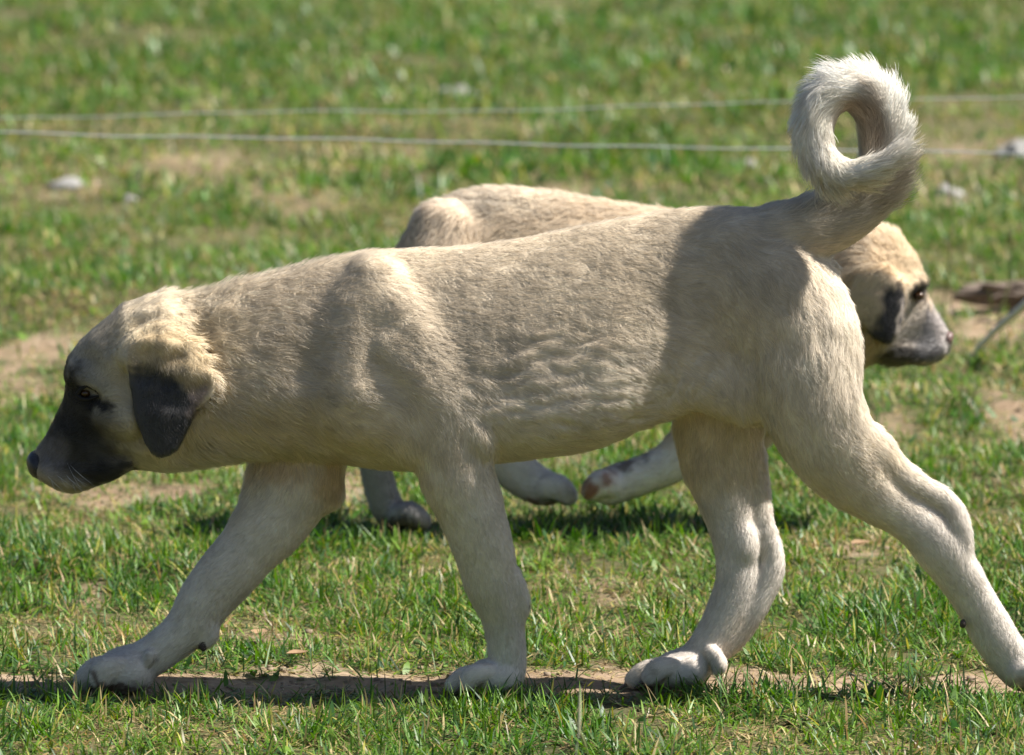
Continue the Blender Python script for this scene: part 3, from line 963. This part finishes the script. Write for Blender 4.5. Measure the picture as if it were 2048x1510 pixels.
    tip = (smooth01(-55 * PX, -80 * PX, V[:, 1]) * smooth01(1600, 1650, U2[:, 0]) * smooth01(430, 415, U2[:, 1]))[:, None]
    col = col * (1 - tip) + tip * np.array((0.74, 0.68, 0.58))
    col = np.clip(col * (1 + 0.06 * n1 + 0.05 * n2)[:, None], 0.01, 0.9)
    # coat length and lift
    u, v = U2[:, 0], U2[:, 1]
    L = np.full(len(V), 0.0125)
    L += 0.006 * smooth01(700, 560, u) * smooth01(250, 340, u)
    L = L * (1 - smooth01(330, 250, u)) + 0.0060 * smooth01(330, 250, u)
    L = np.where((u < 250) & (v > 690), np.minimum(L, 0.0055), L)
    leg = smooth01(900, 1060, v)
    L = L * (1 - leg) + 0.0068 * leg
    L = L * (1 - smooth01(1280, 1350, v)) + 0.0042 * smooth01(1280, 1350, v)
    tail = smooth01(1560, 1640, u) * smooth01(470, 400, v)
    L = L * (1 - tail) + 0.0300 * tail * (0.8 + 0.35 * wave_noise(V, 0.03, 311))
    L = L * (1 - on_ear[:, 0] * (0.45 + 0.27 * smooth01(0.40, 0.12, col[:, 0])))
    lift = np.full(len(V), math.radians(13))
    lift += math.radians(13) * smooth01(720, 520, u) * smooth01(260, 340, u)
    lift = lift * (1 - leg) + math.radians(19) * leg
    lift += math.radians(11) * smooth01(300, 250, u)
    outer = np.hypot((u - 1695) / 1.0, (v - 262) / 1.15)
    lift = lift * (1 - tail) + tail * (math.radians(15) + math.radians(27) * smooth01(60, 130, outer))
    rough = 0.45 + 0.9 * fold(350, 700, 170, 150) + 0.5 * fold(1620, 720, 170, 300) + 0.5 * fold(1120, 800, 260, 140) + 0.5 * tail
    root = bpy.data.objects.new('puppy', None)
    COL.objects.link(root)
    root.location = P(1024, 1388)
    bpy.context.view_layer.update()
    me = mesh_np('body', V - np.array(root.location), F)
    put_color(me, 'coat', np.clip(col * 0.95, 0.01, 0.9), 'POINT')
    body = link('body', me, M_SKIN, root)
    return root, body, V - np.array(root.location), F, nor, flow, col, L, lift, rough, claw, P


def _poly_out(U, poly):
    """Distance outside a pixel outline, 0 inside."""
    x, y = U[:, 0], U[:, 1]
    P = np.array(poly, float)
    d2 = np.full(len(U), 1e9); ins = np.zeros(len(U), bool)
    for i in range(len(P)):
        a, b = P[i], P[(i + 1) % len(P)]
        e = b - a
        t = np.clip(((x - a[0]) * e[0] + (y - a[1]) * e[1]) / (e @ e), 0, 1)
        d2 = np.minimum(d2, (x - a[0] - t * e[0]) ** 2 + (y - a[1] - t * e[1]) ** 2)
        with np.errstate(divide='ignore', invalid='ignore'):
            xi = a[0] + (y - a[1]) * e[0] / e[1]
        ins ^= ((a[1] > y) != (b[1] > y)) & (x < xi)
    return np.where(ins, 0, np.sqrt(d2))


def face_parts(root, P, px, nose, nose_mat, eyes, nose_r, turn, side):
    """Nose leather with nostrils and two eyes."""
    o0 = np.array(root.location)
    n = ellipsoid('nose', P(*nose) - o0, np.array(nose_r) * px, nose_mat, root, rot=turn, seg=24, lump=0.04)
    for e in eyes:
        ellipsoid('eye', P(*e) - o0, np.array((11, 11, 9)) * px, M_EYE, root)
    return n


root, body, V, F, nor, flow, col, L, lift, rough, claws, P1 = near_puppy()
tag(root, 'large cream puppy with black muzzle and curled tail walking left in front', 'puppy', 'puppies on the lawn')
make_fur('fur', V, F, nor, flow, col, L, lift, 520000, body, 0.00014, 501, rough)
face_parts(root, P1, PX, (77, 930, 0), M_NOSE, [(171, 786, -59), (171, 786, 59)], (23, 40, 30), 25, -1)
for sd in (-1, 1):
    for lid in ([(154, 790, 62), (162, 777, 70), (174, 772, 74), (188, 778, 76), (204, 792, 78), (220, 800, 82)], [(154, 790, 62), (164, 798, 70), (178, 799, 75), (194, 793, 77), (206, 793, 78)]):
        tube('eyelid', np.array([P1(u, v, sd * w) for u, v, w in lid]) - np.array(root.location), np.linspace(4.5, 2.0, len(lid)) * PX, M_LID, root, seg=6)
o0 = np.array(root.location)
for a_, b_, r_c in claws:
    t_ = np.linspace(0, 1, 5)[:, None]
    cp = a_ + (b_ - a_) * t_ + np.array([0, 0, 1]) * (0.10 * np.linalg.norm(b_ - a_) * np.sin(math.pi * t_))
    tube('claw', cp - o0, r_c * np.array([1.2, 1.1, 0.9, 0.6, 0.15]), M_CLAW, root, seg=6)
for (u, v, w, r) in [(1052, 1212, -54, (9, 10, 15)), (406, 1290, 8, (10, 10, 14)), (1926, 1248, -72, (7, 6, 9))]:
    ellipsoid('paw_pad', P1(u, v, w) - o0, np.array(r) * PX, M_PAD, root, seg=12, lump=0.1)

rw = np.random.default_rng(9)
wp = []
for sd in (-1, 1):
    for i in range(13):
        p0 = P1(rw.uniform(95, 150), rw.uniform(925, 958), sd * 52) - o0
        d0 = np.array([rw.uniform(0.1, 0.8), sd * rw.uniform(0.5, 1.0), rw.uniform(-0.9, 0.0)])
        d0 /= np.linalg.norm(d0)
        ln_ = rw.uniform(0.02, 0.045)
        wp.append([p0 + d0 * ln_ * t + np.array([0.25, 0, -0.2]) * ln_ * t * t for t in np.linspace(0, 1, 5)])
wc = bpy.data.hair_curves.new('whiskers')
wc.add_curves([5] * len(wp))
wc.points.foreach_set('position', np.array(wp, np.float32).ravel())
wr = wc.attributes.get('radius') or wc.attributes.new('radius', 'FLOAT', 'POINT')
wr.data.foreach_set('value', np.tile(np.array([0.00022, 0.0002, 0.00016, 0.0001, 0.00004], np.float32), len(wp)))
tag(link('whiskers', wc, mat_plain('whisker', (0.5, 0.48, 0.45), 0.4, 0.5, 0.2, 50), root), kind='stuff')

# ------------------------------------------------------------------ the puppy behind, walking right
Y2 = 1.16
PX2 = (CAM_D + Y2) / (FPX * _cp)


def far_puppy():
    P = lambda u, v, w=0.0: at(u, v, Y2 + w * PX2)
    XZ = lambda pts, w=0.0: np.array([[q[0], q[2]] for q in (P(u, v, w) for u, v in pts)])
    S = Sculpt((P(680, 700)[0], Y2 - 0.11, -0.006), (P(1945, 700)[0], Y2 + 0.11, P(1000, 340)[2]), 0.0034)
    T = np.array([
        (795, 540, 760, 640, 50), (830, 452, 800, 620, 84), (880, 402, 815, 610, 100), (930, 380, 820, 600, 106), (1000, 372, 815, 600, 108),
        (1100, 383, 815, 600, 108), (1200, 400, 820, 610, 112), (1300, 416, 825, 620, 116), (1400, 430, 850, 640, 116), (1500, 440, 870, 650, 110),
        (1600, 452, 850, 650, 98), (1700, 462, 735, 600, 84), (1760, 470, 710, 590, 78)], float)
    z = lambda c: np.array([P(u, v)[2] for u, v in zip(T[:, 0], T[:, c])])
    S.loft(np.array([P(u, 700)[0] for u in T[:, 0]]), z(1), z(2), z(3), T[:, 4] * PX2, Y2, 0.01)
    def chain(nodes, k, sy=1.0, flow=True, cut=False):
        S.chain([P(n[0], n[1], n[2]) for n in nodes], [n[3] * PX2 for n in nodes], k * PX2, sy, 3, flow, cut)
    outline = [(1660, 500), (1700, 462), (1746, 453), (1795, 473), (1830, 508), (1848, 552), (1847, 582), (1868, 618), (1887, 647), (1902, 676),
               (1900, 692), (1890, 708), (1868, 722), (1825, 725), (1787, 724), (1750, 712), (1700, 698), (1650, 680), (1630, 580)]
    hw = [(1900, 685, 24), (1880, 660, 30), (1870, 710, 32), (1840, 690, 42), (1810, 715, 44), (1850, 620, 40), (1830, 570, 62), (1840, 530, 55), (1790, 500, 76),
          (1770, 580, 86), (1740, 520, 86), (1760, 650, 76), (1700, 620, 88), (1680, 520, 80), (1750, 705, 56)]
    S.inflate(XZ(outline), [(*XZ([(u, v)])[0], h * PX2) for u, v, h in hw], 50 * PX2, Y2, 12 * PX2)
    for s in (-1, 1):
        chain([(1845, 566, s * 44, 12), (1815, 575, s * 58, 15), (1790, 600, s * 68, 14)], 16, flow=False)
        chain([(1880, 700, s * 24, 15), (1845, 708, s * 32, 20), (1795, 700, s * 42, 18)], 12, flow=False)
        S.cone(P(1838, 592, s * 62), 13 * PX2, P(1832, 595, s * 66), 12 * PX2, 10 * PX2, cut=True)
    ear = [(1690, 590), (1715, 548), (1765, 540), (1803, 566), (1808, 610), (1796, 668), (1777, 688), (1750, 676), (1718, 642)]
    EZ = XZ(ear, -100)
    S.flap(EZ, lambda x, zz: 97 * PX2 + 0 * x, 14 * PX2, Y2, 6 * PX2, 9 * PX2)
    for s in (-1, 1):
        chain([(1710, 556, s * 80, 22), (1750, 545, s * 86, 24), (1795, 568, s * 80, 18)], 24, flow=False)
        chain([(1500, 520, s * 62, 50), (1540, 650, s * 80, 62), (1500, 760, s * 80, 60)], 36, 0.8)
        chain([(880, 460, s * 52, 56), (865, 560, s * 66, 80), (860, 650, s * 68, 84)], 40, 0.7)
    # hind legs, forelegs
    chain([(860, 640, -66, 84), (850, 730, -68, 72), (800, 810, -66, 50), (752, 872, -64, 32), (752, 935, -62, 29), (768, 1000, -60, 30), (788, 1036, -60, 27)], 18, 0.8)
    chain([(890, 640, 66, 84), (950, 760, 66, 70), (982, 830, 62, 54), (1003, 900, 56, 46), (1035, 944, 50, 39), (1070, 968, 46, 35), (1095, 978, 44, 32)], 18, 0.8)
    chain([(1520, 660, -66, 82), (1480, 770, -66, 56), (1410, 850, -64, 42), (1352, 918, -62, 38), (1300, 945, -60, 35), (1245, 963, -58, 35), (1215, 974, -58, 34)], 18, 0.8)
    chain([(1530, 680, 66, 80), (1510, 820, 62, 52), (1480, 920, 56, 34), (1480, 985, 50, 26), (1490, 1004, 48, 24)], 18, 0.8)
    def paw(w0, mid, tip, r, spread):
        for o in (-1.5, -0.5, 0.5, 1.5):
            kx, ky = 0.5 * (mid[0] + tip[0]), 0.5 * (mid[1] + tip[1]) - r * 0.25
            chain([(mid[0], mid[1], w0 + o * spread * 0.7, r * 0.66), (kx, ky, w0 + o * spread, r * 0.64), (tip[0], tip[1], w0 + o * spread, r * 0.54)], 2.5, 0.8)
    paw(-60, (795, 1030), (842, 1042), 34, 21)
    paw(44, (1092, 976), (1134, 990), 36, 22)
    paw(-58, (1224, 970), (1184, 980), 37, 22)
    paw(48, (1495, 1004), (1522, 1011), 23, 17)
    chain([(830, 520, 0, 32), (790, 600, 0, 26), (775, 700, 0, 22), (790, 780, 0, 14)], 14)                    # lowered tail
    def fl(u, v, s, dx, dz):
        S.flow_p.append(P(u, v, s)); S.flow_d.append(np.array([dx, 0, dz]) / math.hypot(dx, dz))
    for s in (-1, 1):
        for u in range(880, 1640, 60):
            for v, w in ((400, 30), (500, 90), (600, 108), (720, 90), (810, 30)):
                fl(u, v, s * w, -1, -0.15 - 0.4 * (v - 400) / 400)
        for (u, v, w, dx, dz) in [(1890, 680, 20, -0.5, 0.8), (1860, 620, 40, -0.5, 0.8), (1840, 530, 55, -0.6, 0.8), (1790, 490, 70, -0.9, 0.4), (1740, 460, 50, -1, 0),
                                  (1850, 700, 40, -1, -0.1), (1800, 640, 70, -1, 0), (1780, 600, 95, -0.2, -1), (1760, 660, 95, -0.1, -1), (1720, 590, 90, -0.5, -0.8), (1700, 520, 80, -0.8, -0.5), (1680, 650, 90, -0.9, -0.4)]:
            fl(u, v, s * w, dx, dz)
    V, F, nor = S.mesh(2)
    flow = S.flow(V)
    U2 = to_px(V)
    n1, n2, n3 = wave_noise(V, 0.10, 401), wave_noise(V, 0.03, 402), wave_noise(V, 0.012, 403)
    Un = U2 + np.stack([n2, n3], 1) * 7
    fawn, white, black = (0.64, 0.50, 0.35), (0.70, 0.66, 0.62), (0.03, 0.03, 0.032)
    pad = (0.30, 0.13, 0.075)
    B = [
        (900, 440, 110, 50, -30, (0.50, 0.42, 0.34), 0.45, 0.7), (1000, 400, 120, 30, 0, (0.72, 0.62, 0.48), 0.5, 0.7), (1750, 520, 120, 90, 0, (0.60, 0.46, 0.30), 0.8, 0.5),
        (1100, 1000, 620, 130, 0, white, 0.9, 0.25), (770, 990, 100, 130, 0, (0.24, 0.225, 0.22), 0.9, 0.3), (1510, 1000, 70, 60, 0, (0.30, 0.29, 0.29), 0.9, 0.3), (790, 1052, 70, 18, 0, (0.07, 0.06, 0.06), 0.85, 0.5),  # near hind leg and far forepaw greyed to imitate their shade
        (1872, 672, 55, 60, 25, (0.40, 0.375, 0.365), 0.9, 0.4), (1815, 650, 42, 60, 10, (0.42, 0.37, 0.32), 0.8, 0.5), (1810, 712, 50, 22, 0, black, 0.9, 0.4),
        (1858, 660, 12, 30, 10, (0.10, 0.10, 0.11), 0.8, 0.6), (1868, 704, 32, 22, -20, (0.09, 0.085, 0.085), 0.85, 0.6), (1862, 665, 20, 34, 15, (0.16, 0.155, 0.155), 0.7, 0.6), (1838, 592, 18, 18, 0, (0.05, 0.04, 0.04), 0.9, 0.5),
        (1847, 580, 12, 18, 0, black, 0.9, 0.5), (1855, 630, 6, 18, 15, black, 0.7, 0.6), (1880, 650, 14, 30, -30, (0.44, 0.38, 0.36), 0.5, 0.7),
        (1176, 982, 14, 26, 0, pad, 0.9, 0.4), (1212, 960, 16, 20, 20, pad, 0.75, 0.5), (1250, 928, 26, 10, -20, (0.12, 0.09, 0.08), 0.8, 0.5), (1295, 912, 10, 10, 0, black, 0.6, 0.5),
        (1060, 1003, 24, 8, 0, pad, 0.8, 0.5), (1110, 1012, 24, 7, 0, pad, 0.8, 0.5),
    ]
    col = paint(Un, B, fawn)
    on_ear = (smooth01(88 * PX2, 95 * PX2, np.abs(V[:, 1] - Y2)) * (1 - smooth01(0, 5, _poly_out(U2, ear))))[:, None]
    ec = paint(Un, [(1718, 590, 40, 66, -20, (0.56, 0.44, 0.31), 0.9, 0.35), (1755, 548, 60, 28, 0, (0.56, 0.44, 0.31), 0.9, 0.4), (1800, 640, 5, 50, 8, (0.45, 0.38, 0.33), 0.8, 0.6)], (0.05, 0.047, 0.05))
    col = col * (1 - on_ear) + ec * on_ear
    col = np.clip(col * (1 + 0.06 * n1 + 0.05 * n2)[:, None], 0.01, 0.9)
    u, v = U2[:, 0], U2[:, 1]
    L = np.full(len(V), 0.015) + 0.006 * smooth01(1640, 1700, u)
    leg = smooth01(860, 930, v)
    L = L * (1 - leg) + 0.006 * leg
    L = L * (1 - 0.65 * smooth01(1790, 1830, u)) * (1 - 0.75 * on_ear[:, 0])
    lift = np.full(len(V), math.radians(20)) + math.radians(10) * smooth01(1640, 1700, u)
    root = bpy.data.objects.new('puppy', None)
    COL.objects.link(root)
    root.location = (P(1250, 900)[0], Y2, 0.0)
    me = mesh_np('body', V - np.array(root.location), F)
    put_color(me, 'coat', np.clip(col * 0.95, 0.01, 0.9), 'POINT')
    body = link('body', me, M_SKIN, root)
    return root, body, V - np.array(root.location), F, nor, flow, col, L, lift, P


root2, body2, V, F, nor, flow, col, L, lift, P2 = far_puppy()
tag(root2, 'smaller tan puppy with lowered head walking right behind the other', 'puppy', 'puppies on the lawn')
make_fur('fur', V, F, nor, flow, col, L, lift, 170000, body2, 0.00024, 601, np.full(len(V), 0.7))
face_parts(root2, P2, PX2, (1894, 678, 0), M_NOSE_PINK, [(1838, 592, -54), (1838, 592, 54)], (12, 20, 17), -25, 1)


# ------------------------------------------------------------------ small things: wires, stick, stems, stones, flowers, leaves
def wire(knots, Y, r, label):
    us = np.linspace(knots[0][0], knots[-1][0], 90)
    vs = np.interp(us, [k[0] for k in knots], [k[1] for k in knots])
    ker = np.hanning(9); ker /= ker.sum()
    vs = np.convolve(np.pad(vs, 4, mode='edge'), ker, 'valid')
    vs = vs + 1.3 * np.sin(us * 0.021 + Y) + 0.9 * np.sin(us * 0.0073 + 2 * Y)
    pts = at(us, vs, np.full(len(us), Y))
    w = tube('fence_wire', pts, r, M_WIRE, seg=6)
    return tag(w, label, 'wire', 'wires of the low fence')


wire([(-2600, 262), (0, 236), (330, 230), (520, 222), (1024, 222), (1400, 208), (2048, 193), (4600, 150)], 3.6, 0.0010, 'thin dull upper fence wire rising slightly to the right')
wire([(-2600, 230), (0, 262), (120, 268), (230, 275), (300, 270), (600, 277), (1024, 287), (1600, 300), (2048, 305), (4600, 330)], 2.9, 0.0014, 'thicker bright lower fence wire sloping slightly down to the right')

a, b = on_ground(1945, 712), at(2120, 535, 2.75)
stick_pts = [a + (b - a) * t + np.array([0, 0, 0.004 * math.sin(7 * t)]) for t in np.linspace(0, 1, 9)]
tag(tube('stick', stick_pts, np.linspace(0.0055, 0.0085, 9), M_STICK, seg=7), 'grey weathered stick leaning up from the grass at the right edge', 'stick')


for (u, v, du, ln_, lab) in [(1890, 640, 1.0, 0.09, 'thin dark twig lying on bare soil right of the tan muzzle'), (1985, 655, -0.6, 0.07, 'short twig on bare soil just above the leaning stick'),
                             (2035, 600, 0.3, 0.10, 'twig beside the soil clod at the right edge')]:
    g = on_ground(u, v)
    tw_ = [g + np.array([math.cos(du) * ln_ * (t - 0.5), math.sin(du) * ln_ * (t - 0.5), 0.006 + 0.012 * t + 0.004 * math.sin(9 * t)]) for t in np.linspace(0, 1, 7)]
    tag(tube('twig', tw_, np.linspace(0.0028, 0.0014, 7), M_CLOD_DARK, seg=6), lab, 'twig', 'twigs on the bare soil')


def stem(u, v, u_top, v_top, label, r=0.0024, head=0.035, mat=None):
    mat = mat or M_STEM
    g = on_ground(u, v)
    t = at(u_top, v_top, g[1] + 0.02)
    root = bpy.data.objects.new('grass_stem', None)
    COL.objects.link(root)
    root.location = g
    bow = np.array([0.012, 0, 0])
    pts = [(t - g) * s + bow * math.sin(math.pi * s) for s in np.linspace(0, 1, 8)]
    tube('stalk', pts, np.linspace(r, r * 0.6, 8), mat, root, seg=5)
    d = (pts[-1] - pts[-2]) / np.linalg.norm(pts[-1] - pts[-2])
    hp = [pts[-1] - d * head * (1 - s) for s in np.linspace(0, 1, 6)]
    tube('seed_head', hp, np.array([0.4, 1, 1.2, 1.1, 0.8, 0.2]) * r * 1.8, mat, root, seg=6)
    tag(root, label, 'grass stem', 'tall grass stems gone to seed')


stem(1880, 650, 1897, 335, 'tall upright grass stem just right of the tan puppy head')
stem(1995, 640, 2020, 450, 'tall leaning grass stem by the bare soil at the right edge')
stem(650, 560, 600, 425, 'bent dark grass stem behind the neck of the front puppy')
stem(698, 560, 685, 420, 'thin straight grass stem left of the tan rump')
stem(1075, 1760, 1160, 1372, 'pale blurred grass stem at the bottom edge beside the upright forepaw', 0.0008, 0.05, M_STRAW)
stem(1190, 1720, 1150, 1440, 'short dark blurred grass stem at the bottom edge below the middle', 0.0008, 0.03)


def stone(u, v, r, label):
    g = on_ground(u, v)
    o = ellipsoid('stone', (g[0], g[1], r[2] * 0.05 + gz(np.array([g[0]]), np.array([g[1]]))[0]), r, M_STONE, None, seg=18, lump=0.28)
    tag(o, label, 'stone', 'pale stones in the lawn')


stone(135, 385, (0.036, 0.03, 0.018), 'flat pale stone in the dry grass at left')
stone(260, 412, (0.016, 0.014, 0.014), 'small pale stone right of the flat pale stone')
stone(1497, 325, (0.035, 0.03, 0.022), 'pale stone below the lower wire left of the curled tail')
stone(1895, 385, (0.030, 0.03, 0.030), 'rounded pale stone behind the tall upright stem')
stone(2035, 318, (0.045, 0.04, 0.022), 'pale stone under the wire at the right edge')
stone(915, 185, (0.05, 0.04, 0.030), 'pale stone above the upper wire near the middle')

g = on_ground(2010, 590)
o = ellipsoid('soil_clod', (g[0], g[1], 0.006), (0.085, 0.035, 0.018), M_CLOD_DARK, None, seg=56, lump=0.42)
tag(o, 'long grey brown soil clod behind the stick at the right edge', 'clod')


def daisy(u, v, r, label):
    g = on_ground(u, v)
    root = bpy.data.objects.new('daisy', None)
    COL.objects.link(root)
    root.location = (g[0], g[1], gz(np.array([g[0]]), np.array([g[1]]))[0])
    h = 0.045
    tube('stalk', [(0, 0, 0), (0.004, 0, h * 0.5), (0, 0, h)], 0.0012, M_STEM, root, seg=5)
    for i in range(10):
        a = 2 * math.pi * i / 10
        c, s = math.cos(a), math.sin(a)
        w = 0.28 * r
        P_ = np.array([(0.15, -0.3), (0.6, -1), (1, -0.5), (1, 0.5), (0.6, 1), (0.15, 0.3)])
        Vp = [(c * x * r - s * y * w, s * x * r + c * y * w - 0.3 * r * 0, h + 0.25 * r * x) for x, y in P_]
        Vp = np.array(Vp)
        Vp[:, 2] += -Vp[:, 1] * 0.5
        link('petal', mesh_np('petal', Vp, [[0, 1, 2, 3], [0, 3, 4, 5]]), M_PETAL, root)
    ellipsoid('flower_heart', (0, 0, h + 0.002), (0.3 * r, 0.3 * r, 0.18 * r), M_HEART, root, seg=10)
    tag(root, label, 'daisy', 'white daisies in the lawn')


for (u, v, r, lab) in [(45, 552, 0.013, 'white daisy at the far left above the bare soil'), (208, 566, 0.013, 'white daisy above the brow of the front puppy'),
                       (190, 594, 0.011, 'white daisy just left above the front puppy skull'), (310, 548, 0.009, 'small white daisy above the front puppy neck'),
                       (715, 150, 0.014, 'white daisy high in the lawn above the upper wire'), (478, 72, 0.013, 'lone white daisy added in place of a glint near the top left')]:  # the last daisy is added to stand in for a water-drop glint
    daisy(u, v, r, lab)


def leaf(u, v, size, ang, label):
    g = on_ground(u, v)
    t = np.linspace(0, 1, 6)
    wv = np.array([0.02, 0.32, 0.45, 0.40, 0.22, 0.02])
    V = []
    for a_, w_ in zip(t, wv):
        for s in (-1, 0, 1):
            V.append((size * (a_ - 0.5), size * w_ * s, 0.012 + 0.35 * size * (a_ - 0.4) ** 2 + abs(s) * 0.3 * size * w_))
    V = np.array(V)
    c, s = math.cos(ang), math.sin(ang)
    V = np.stack([V[:, 0] * c - V[:, 1] * s, V[:, 0] * s + V[:, 1] * c, V[:, 2]], 1)
    F = [[i * 3 + j, i * 3 + j + 1, i * 3 + j + 4, i * 3 + j + 3] for i in range(5) for j in range(2)]
    o = link('fallen_leaf', mesh_np('fallen_leaf', V, F), M_LEAF, None, loc=(g[0], g[1], 0.004))
    tag(o, label, 'leaf', 'dry fallen leaves')


leaf(520, 1292, 0.024, 1.2, 'curled tan leaf in grass behind the reaching forepaw')
leaf(595, 1335, 0.026, 0.2, 'tan leaf lying on the soil between the two forepaws')
leaf(1722, 1112, 0.030, 0.4, 'brown leaf in the grass between the hind legs')

# crumbs of soil on the trodden strip
r_ = np.random.default_rng(77)
CV, CF = [], []
cube = np.array([(-1, -1, -1), (1, -1, -1), (1, 1, -1), (-1, 1, -1), (-1, -1, 1), (1, -1, 1), (1, 1, 1), (-1, 1, 1)], float)
cf = np.array([(0, 3, 2, 1), (4, 5, 6, 7), (0, 1, 5, 4), (1, 2, 6, 5), (2, 3, 7, 6), (3, 0, 4, 7)])
for i in range(1400):
    if i < 900:
        x, y = r_.uniform(-1.1, 1.1), r_.normal(0.035, 0.06)
    else:
        bx = BARE[r_.integers(len(BARE))]
        x, y = r_.normal(bx[0], bx[2] * 0.5), r_.normal(bx[1], bx[3] * 0.5)
    s = r_.gamma(1.6, 0.0007) + 0.0006
    Vc = cube * r_.uniform(0.5, 1.0, (8, 3)) * s * np.array([1.3, 1.3, 0.8])
    CV.append(Vc + np.array([x, y, float(gz(np.array([x]), np.array([y]))[0]) + s * 0.3])); CF.append(cf + 8 * i)
tag(link('soil_crumbs', mesh_np('soil_crumbs', np.vstack(CV), np.vstack(CF)), M_CLOD), 'small crumbs of dry soil on the trodden strip', 'soil crumbs', kind='stuff')
